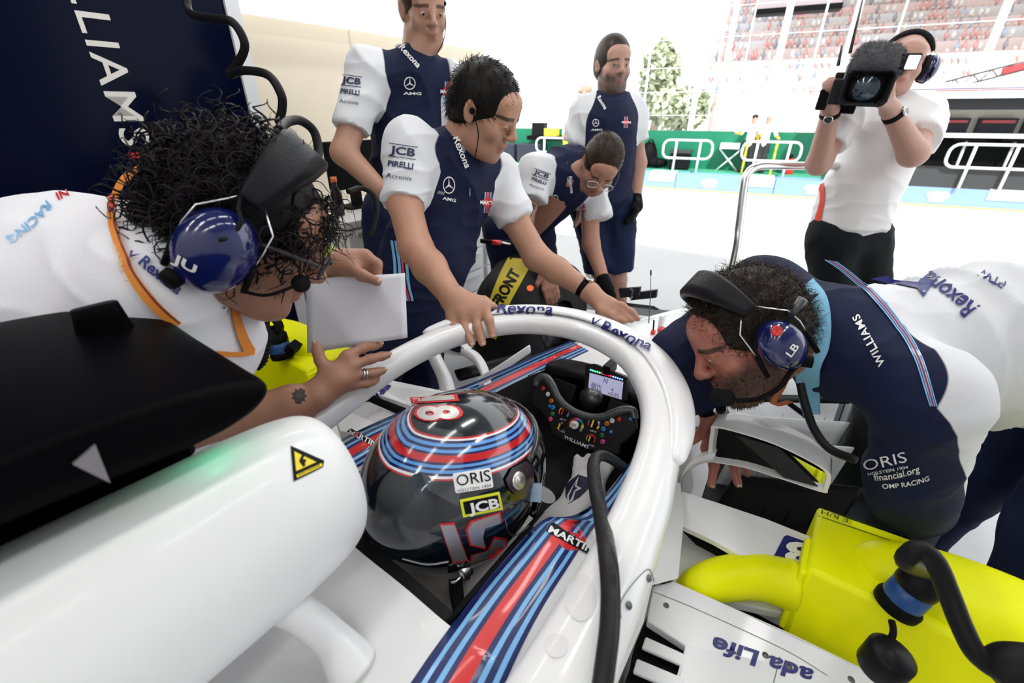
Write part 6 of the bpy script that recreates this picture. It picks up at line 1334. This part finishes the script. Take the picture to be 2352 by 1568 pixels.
S.cap(shDr, P(1222, 462, 2.04), .078, .070, .03, 1, fb=True).cap(shDl, P(1375, 505, 2.24), .078, .07, .03, 1, fb=True); shD = team_shirt(manD, S, .008, seed=81, amp=.007); collar(P(1316, 405, 2.1), CV(.5, .1, .8), CV(.1, -.8, .5), .075, .045, M_navysh, shD, .5)
bb_ = bvh_of([shD]); sleeve_text(bb_, shD, (1226, 398), (32, 12), 9); text_px('Rexona', (1306, 405), (1311, 443), 8, bb_, M_wtxt, shD, bold=.02, off=.006, up=(1, -.2)); star_badge(1275, 455, 9, bb_, M_wtxt, shD); bar_badge(1340, 480, 9, bb_, shD)
legs(manD, P(1192, 525, 2.45), [P(1180, 800, 2.9)*[1, 1, 0], P(1290, 790, 2.95)*[1, 1, 0]], M_trous, .11, vox=.018)
hv, hq = hair_cap(MD, sD, .013, front=-.012, vox=.007); hD = mk('hair', hv, hq, mat_hair('d', (.025, .014, .009)), manD); V, Q = strands(hv, hq, 1200, .016, .0, .0, .001, MD, comb=(0, .5, 0), lift=.6, seg=3, seed=83, grav=0); tag(mk('locks', V, Q, mat_hair('d2', (.04, .022, .014)), hD), None, kind='stuff')
GL = thing('eyeglasses', 'thin clear glasses on the bending mechanic', 'glasses', MD[:3, 3])
for x in (-1, 1):
    c_ = tf(MD, [(x*.034+.026*math.cos(t_), .118, .0+.02*math.sin(t_)) for t_ in np.linspace(0, 2*math.pi, 25)]); mk('rim', *tube(c_, .0017, 6), M_metal, GL); mk('lens', np.vstack([c_[:-1], c_[:-1].mean(0)]), [(j, (j+1) % 24, 24) for j in range(24)], mat('lens_clear', (.8, .85, .85), .02, alpha=.12), GL, smooth=False); mk('temple', *tube(tf(MD, [(x*.06, .116, .005), (x*.082, .05, .01), (x*.082, -.01, .0)]), .002, 6, 8), M_dmetal, GL)
t = thing('torque_wrench', 'small red and black tool held behind the reaching mechanic', 'tool', P(1130, 556, 1.9)); mk('handle', *tube([P(1103, 553, 1.9), P(1140, 556, 1.9)], .009, 8), M_blackm, t); mk('red_grip', *tube([P(1130, 556, 1.9), P(1150, 557, 1.9)], .0105, 8), M_red, t); mk('shaft', *tube([P(1150, 557, 1.9), P(1172, 560, 1.92)], .005, 8), M_metal, t)
# ---------------------------------------------------------------- E: bearded mechanic standing outside
YE = 2.55; skE = skin('e', (.50, .28, .21), (.05, .033, .026)); sE = 1.0; e_ = lambda x, y, dy=0: Py(x, y, YE+dy)
ME = lookm(e_(1407, 152), CV(.22, -.46, .86), CV(0, .86, .5)); nkE = e_(1400, 228); shEr, shEl = e_(1345, 258), e_(1448, 258, .05); pelE = e_(1385, 470, .02)
S = Sd(); head(S, ME, sE); S.cap(tf(ME, [(0, -.03, -.05)])[0], nkE, .056, .06, .03); S.cap(e_(1395, 270), pelE, .10, .11, .05)
S.chain([shEr, e_(1318, 370), e_(1330, 450, -.05)], [.05, .043, .03], .02); elE, wE = e_(1466, 375, .03), e_(1460, 452, -.03); S.chain([shEl, elE, wE], [.05, .043, .03], .02); rest_hand(S, e_(1330, 450, -.05), CV(.1, -.95, 0), CV(.8, 0, .3))
for x in (1375, 1412): S.chain([e_(x, 540), e_(x+6, 640), e_(x+8, 820)*[1, 1, 0]+[0, 0, .08]], [.07, .055, .042], .02)
manE = skinmesh(S, .0075, ME, sE, skE, 'bearded mechanic standing outside the garage wearing one black glove', beard=1); eyes(ME, sE, manE, (.2, 1, -.1))
S = Sd().cap(wE, wE+CV(0, -.05, 0), .034, .04, .02); rest_hand(S, wE, CV(-.05, -.97, .1), CV(.9, 0, .2), rad=.0115, curl=.7); mk('glove', *S.mesh(.006), M_blackm, manE)
S = Sd(); S.cap(e_(1395, 285), e_(1388, 450), .15, .142, .06).cap(shEr, shEl, .078, .078, .06).cap(e_(1398, 250), e_(1400, 236), .095, .075, .04); S.cap(shEr, e_(1326, 330), .08, .078, .03, 1, fb=True).cap(shEl, e_(1460, 328, .03), .078, .074, .03, 1, fb=True)
shE = team_shirt(manE, S, .009, seed=91, amp=.007); collar(e_(1399, 243), CV(0, .97, .2), CV(.4, -.1, .8), .072, .045, M_navysh, shE, .55)
bb_ = bvh_of([shE]); star_badge(1369, 282, 9, bb_, M_wtxt, shE); text_px('AMG', (1358, 300), (1384, 300), 4, bb_, M_wtxt, shE, bold=.03, off=.003); bar_badge(1437, 281, 8.5, bb_, shE); text_px('Rexona', (1372, 226), (1390, 254), 8, bb_, M_wtxt, shE, bold=.02, off=.008)
legs(manE, pelE, [e_(1380, 640), e_(1424, 640)], mat('shorts_navy', (.008, .016, .06), .8, bump=.2, bscale=120), .10, vox=.012, shorts=1.75, shoe=False, name='shorts')
for x in (1383, 1420): p = e_(x, 820)*[1, 1, 0]; mk('shoe', *Sd().ell(p+[0, -.04, .045], (.055, .13, .045)).mesh(.012), M_blackm, manE)
hv, hq = hair_cap(ME, sE, .017, front=-.008, vox=.007, side=.5); mk('hair', hv, hq, mat_hair('e', (.03, .022, .018)), manE)
# ---------------------------------------------------------------- F: television cameraman
YF = 2.3; skF = skin('f', (.55, .31, .24), (.2, .12, .08)); f_ = lambda x, y, dy=0: Py(x, y, YF+dy); sF = .98
MFm = lookm(f_(2072, 150, .03), CV(-.42, -.36, .83), CV(.12, .9, .42)); nkF = f_(2040, 232, .06); shFr, shFl = f_(1940, 268, .02), f_(2118, 268, .05); pelF = f_(1945, 545, .05)
elFr, wFr = f_(1880, 375, -.05), f_(1908, 255, -.16); elFl, wFl = f_(2098, 352, -.18), f_(2045, 252, -.2)
S = Sd(); head(S, MFm, sF); S.cap(tf(MFm, [(0, -.03, -.05)])[0], nkF, .06, .064, .03); S.cap(f_(2020, 300, .06), pelF, .10, .11, .05); S.chain([shFr, elFr, wFr], [.055, .052, .033], .02); S.chain([shFl, elFl, wFl], [.055, .055, .034], .02)
FF = [([f_(1905, 228, -.2), f_(1914, 206, -.24), f_(1926, 198, -.26)], .011), ([f_(1900, 224, -.2), f_(1906, 202, -.24), f_(1920, 190, -.26)], .011), ([f_(1896, 220, -.2), f_(1900, 196, -.23), f_(1914, 184, -.25)], .0105), ([f_(1894, 216, -.19), f_(1896, 192, -.22), f_(1908, 180, -.24)], .010)]; hand(S, wFr, FF, .036, k=.012)
FF2 = [([f_(2034, 224, -.24), f_(2026, 205, -.26), f_(2030, 188, -.27)], .0115), ([f_(2044, 216, -.24), f_(2048, 196, -.25), f_(2046, 178, -.26)], .011), ([f_(2020, 236, -.25), f_(2010, 232, -.27), f_(2000, 226, -.28)], .0115)]; hand(S, wFl, FF2, .038, k=.012)
manF = skinmesh(S, .0075, MFm, sF, skF, 'bald cameraman in white shirt shouldering a large television camera', stub=0)
S = Sd(); S.cap(f_(2035, 305, .08), f_(1955, 500, .06), .165, .155, .06).cap(shFr, shFl, .085, .085, .06).cap(f_(2038, 262, .07), f_(2040, 240, .06), .095, .075, .04); S.cap(shFr, shFr*.4+elFr*.6, .085, .075, .03, fb=True).cap(shFl, shFl*.35+elFl*.65+CV(.01, 0, 0), .09, .085, .03, fb=True); S.cap(f_(1975, 440, .06), f_(1952, 512, .06), .165, .165, .04, fb=True)
v, q = shirt_mesh(S, .008, .008, 17, 15); shF = mk('shirt', v, q, mat('shirt_white_f', (.82, .80, .80), .8, bump=.1, bscale=150), manF)
bb_ = bvh_of([shF]); strip_px([(1882, 425), (1884, 460), (1872, 505)], [(1894, 420), (1895, 460), (1886, 508)], 0, 1, bb_, mat('stripe_scarlet', (.8, .06, .02), .6), shF, 'red_stripe', off=.004, n=10); text_px('HONDA', (2028, 286), (2046, 290), 5, bb_, M_red, shF, bold=.02, off=.004) if False else None
legs(manF, pelF, [f_(1900, 900)*[1, 1, 0], f_(2010, 900)*[1, 1, 0]], mat('trousers_black', (.008, .01, .011), .8), .12, vox=.016)
wristwatch(wFl+nrm(elFl-wFl)*.03, elFl-wFl, CV(.3, 0, .9), .036, 'black wristwatch on the cameraman\'s raised left arm'); wristwatch(wFr+nrm(elFr-wFr)*.01, elFr-wFr, CV(-.5, 0, .8), .036, 'black wristband watch by the camera\'s side grip')
hsF, _ = headset(MFm, sF, 'black headset on the bald cameraman', .0, (-.005, -.005), padw=.03, cupcol=(.012, .012, .013), hbR=.104); mk('boom_arm', *tube(tf(MFm, [(-.10, .03, -.04), (-.085, .08, -.07), (-.05, .11, -.07)]), .003, 8, 12), M_blackm, hsF)
# television camera
yc = YF-.30; c_ = lambda x, y, dy=0: Py(x, y, yc+dy)
TV = thing('television_camera', 'large black shoulder television camera with furry grey microphone', 'camera', c_(1985, 240))
MV = lookm(c_(1986, 203), CV(-.62, -.5, .9), CV(.05, .93, .5)); MV[:3, :3] *= .74
def vb(name, x, y, z, sx_, sy_, sz_, m, par=None, bev=.006): return mk(name, *boxm(MV@np.array([[1, 0, 0, x], [0, 1, 0, y], [0, 0, 1, z], [0, 0, 0, 1.]]), sx_, sy_, sz_), m, par or TV, smooth=False, bevel=bev)
M_tv = mat('camera_black', (.014, .014, .016), .45)
vb('camera_body', .03, -.16, .02, .15, .30, .2, M_tv); lensb = mk('lens_barrel', *lathe([(.001, -.02), (.055, -.02), (.06, .05), (.075, .09), (.001, .09)], MV@np.array([[1, 0, 0, 0], [0, 0, 1, 0], [0, -1, 0, 0], [0, 0, 0, 1.]]), 28), M_tv, TV)
def rr3(w_, h, r, y): return tf(MV, [(a, y, b) for a, b in rrect(w_, h, r, 4)])
mk('lens_hood', *loft([rr3(.12, .10, .03, .02), rr3(.17, .13, .03, .08), rr3(.205, .155, .03, .13)], 12, 40, True, cap=False), M_tv, TV, thick=.006); mk('lens_glass', *lathe([(.0005, .095), (.05, .094), (.062, .088)], MV@np.array([[1, 0, 0, 0], [0, 0, 1, 0], [0, -1, 0, 0], [0, 0, 0, 1.]]), 28), mat('lens_coated', (.01, .03, .05), .05, coat=1), lensb)
mf = tf(MV, [(0, .02, .125)])[0]; S = Sd().cap(mf+CV(-.02, 0, 0), mf+CV(.03, -.01, 0), .058, .062).cap(mf+CV(.045, -.02, 0), mf+CV(.06, -.03, 0), .04, .035, .03); mv, mq = S.mesh(.006, 1)
muff = mk('wind_muff', mv, mq, mat('muff_grey', (.10, .10, .105), .95), TV); V, Q = strands(mv, mq, 3500, .016, .002, .6, .0009, MV, comb=(0, .2, -.2), lift=1, seg=4, seed=95, grav=.1); tag(mk('fur', V, Q, mat('muff_grey2', (.17, .17, .18), .95), muff), None, kind='stuff')
vb('viewfinder', -.14, .0, .12, .08, .12, .07, M_tv); vb('viewfinder_lamp', -.15, .065, .115, .05, .01, .06, mat('lamp_white', (.9, .9, .9), .3, emis=(1, 1, 1), estr=.6)); vb('side_grip', .12, .0, -.02, .06, .12, .12, M_tv); vb('battery', .08, -.33, .0, .13, .07, .16, M_tv); vb('top_handle', .04, -.1, .15, .03, .18, .025, M_tv); vb('shoulder_pad', .06, -.2, -.1, .12, .16, .05, M_blackm); vb('side_pouch', .17, -.05, -.06, .05, .1, .1, M_blackm)
for (x0, y0), (x1, y1) in (((1952, 122), (1981, 0)), ((1925, 150), (1934, 105))): mk('aerial', *tube([c_(x0, y0, -.05), c_(x1, y1, -.08)], [.006, .003], 8), M_dmetal, TV)
# ---------------------------------------------------------------- marshals and onlookers on the pit wall
def marshal(x, yt, yb, b, label, top, low, arms, cap):
    s0, z1 = wsz(x, yt, b); z0 = 0. if b < 0 else .302; h = z1-z0; base = W(s0, b, z0); u = Z
    M_ = lookm(base+u*h*.93, -E2*.8-E1*.3, Z); S = Sd(); k = h/1.72
    head(S, M_, k); S.cap(base+u*h*.86, base+u*h*.80, .06*k, .07*k, .03); pel = base+u*h*.52
    S.cap(base+u*h*.76, pel, .13*k, .12*k, .06, 1); hands_ = []
    for sg, a in zip((-1, 1), arms):
        sh = base+u*h*.80+E1*sg*.19*k; el = sh+np.array(a[0])*k; w_ = el+np.array(a[1])*k; S.chain([sh, el], [.062*k, .055*k], .03, 1); S.chain([el, w_], [.048*k, .034*k], .02, 3); S.ell(w_, .042*k, k=.02, tag=0)
        hp_ = pel+E1*sg*.09*k; S.chain([hp_, hp_*.5+base*.5+E1*sg*.05*k, base+E1*sg*.1*k+u*.03], [.10*k, .075*k, .055*k], .04, 2); S.ell(base+E1*sg*.1*k-E2*.05+u*.04, (.06, .1, .045), k=.02, tag=2)
    v, q = S.mesh(.018*k, 1); d = [S.dist(v, t_) for t_ in (0, 1, 2, 3)]
    m_ = attr_mat('marshal_'+str(int(x)), (.5, .3, .22), [('t1', top, .004, 1), ('t2', low, .004, 1), ('t3', (.85, .62, .03), .004, 1)], .8)
    o = tag(mk('person', v, q, m_, None, attrs={'t1': np.minimum(np.minimum(d[0], d[2]), d[3])-d[1], 't2': np.minimum(np.minimum(d[0], d[1]), d[3])-d[2], 't3': np.minimum(np.minimum(d[0], d[1]), d[2])-d[3]}), label, 'person')
    mk('cap', *Sd().ell(tf(M_, [(0, -.01*k, .06*k)])[0], np.array([.09, .105, .07])*k, M_).cap(tf(M_, [(0, .08*k, .05*k)])[0], tf(M_, [(0, .13*k, .045*k)])[0], .03*k, .03*k, .02).mesh(.014*k), mat('cap_%d' % int(x), cap, .7), o); return o
marshal(1736, 263, 402, .62, 'marshal in dark cap and yellow-sleeved top behind the hoop rail', (.75, .73, .7), (.02, .02, .025), [((-.14, -.05, -.2), (-.22, -.05, .02)), ((.06, -.08, -.26), (-.14, -.1, .05))], (.03, .02, .025))
marshal(1770, 262, 404, .70, 'marshal in pale cap and white top beside the fire extinguisher', (.85, .82, .75), (.03, .03, .035), [((-.06, -.02, -.28), (.02, -.1, -.2)), ((.12, 0, -.26), (.06, -.1, -.1))], (.6, .62, .7))
mo = marshal(1345, 196, 430, -2.8, 'onlooker with headphones half hidden behind the bearded mechanic', (.75, .76, .78), (.03, .03, .05), [((-.08, 0, -.28), (.0, -.1, -.2)), ((.08, 0, -.28), (.0, -.1, -.2))], (.35, .24, .18))
for x in (1714, 1782):
    s, z = wsz(x, 345, .45); tag(mk('marker_pole', *tube([W(s, .45, .29), W(s, .45, z+.12)], .02, 8), mat('pole_yellow', (.85, .9, .05), .5), None), 'lime yellow marker pole %s the dark-capped marshal' % ('left of' if x < 1750 else 'right of'), 'pole')
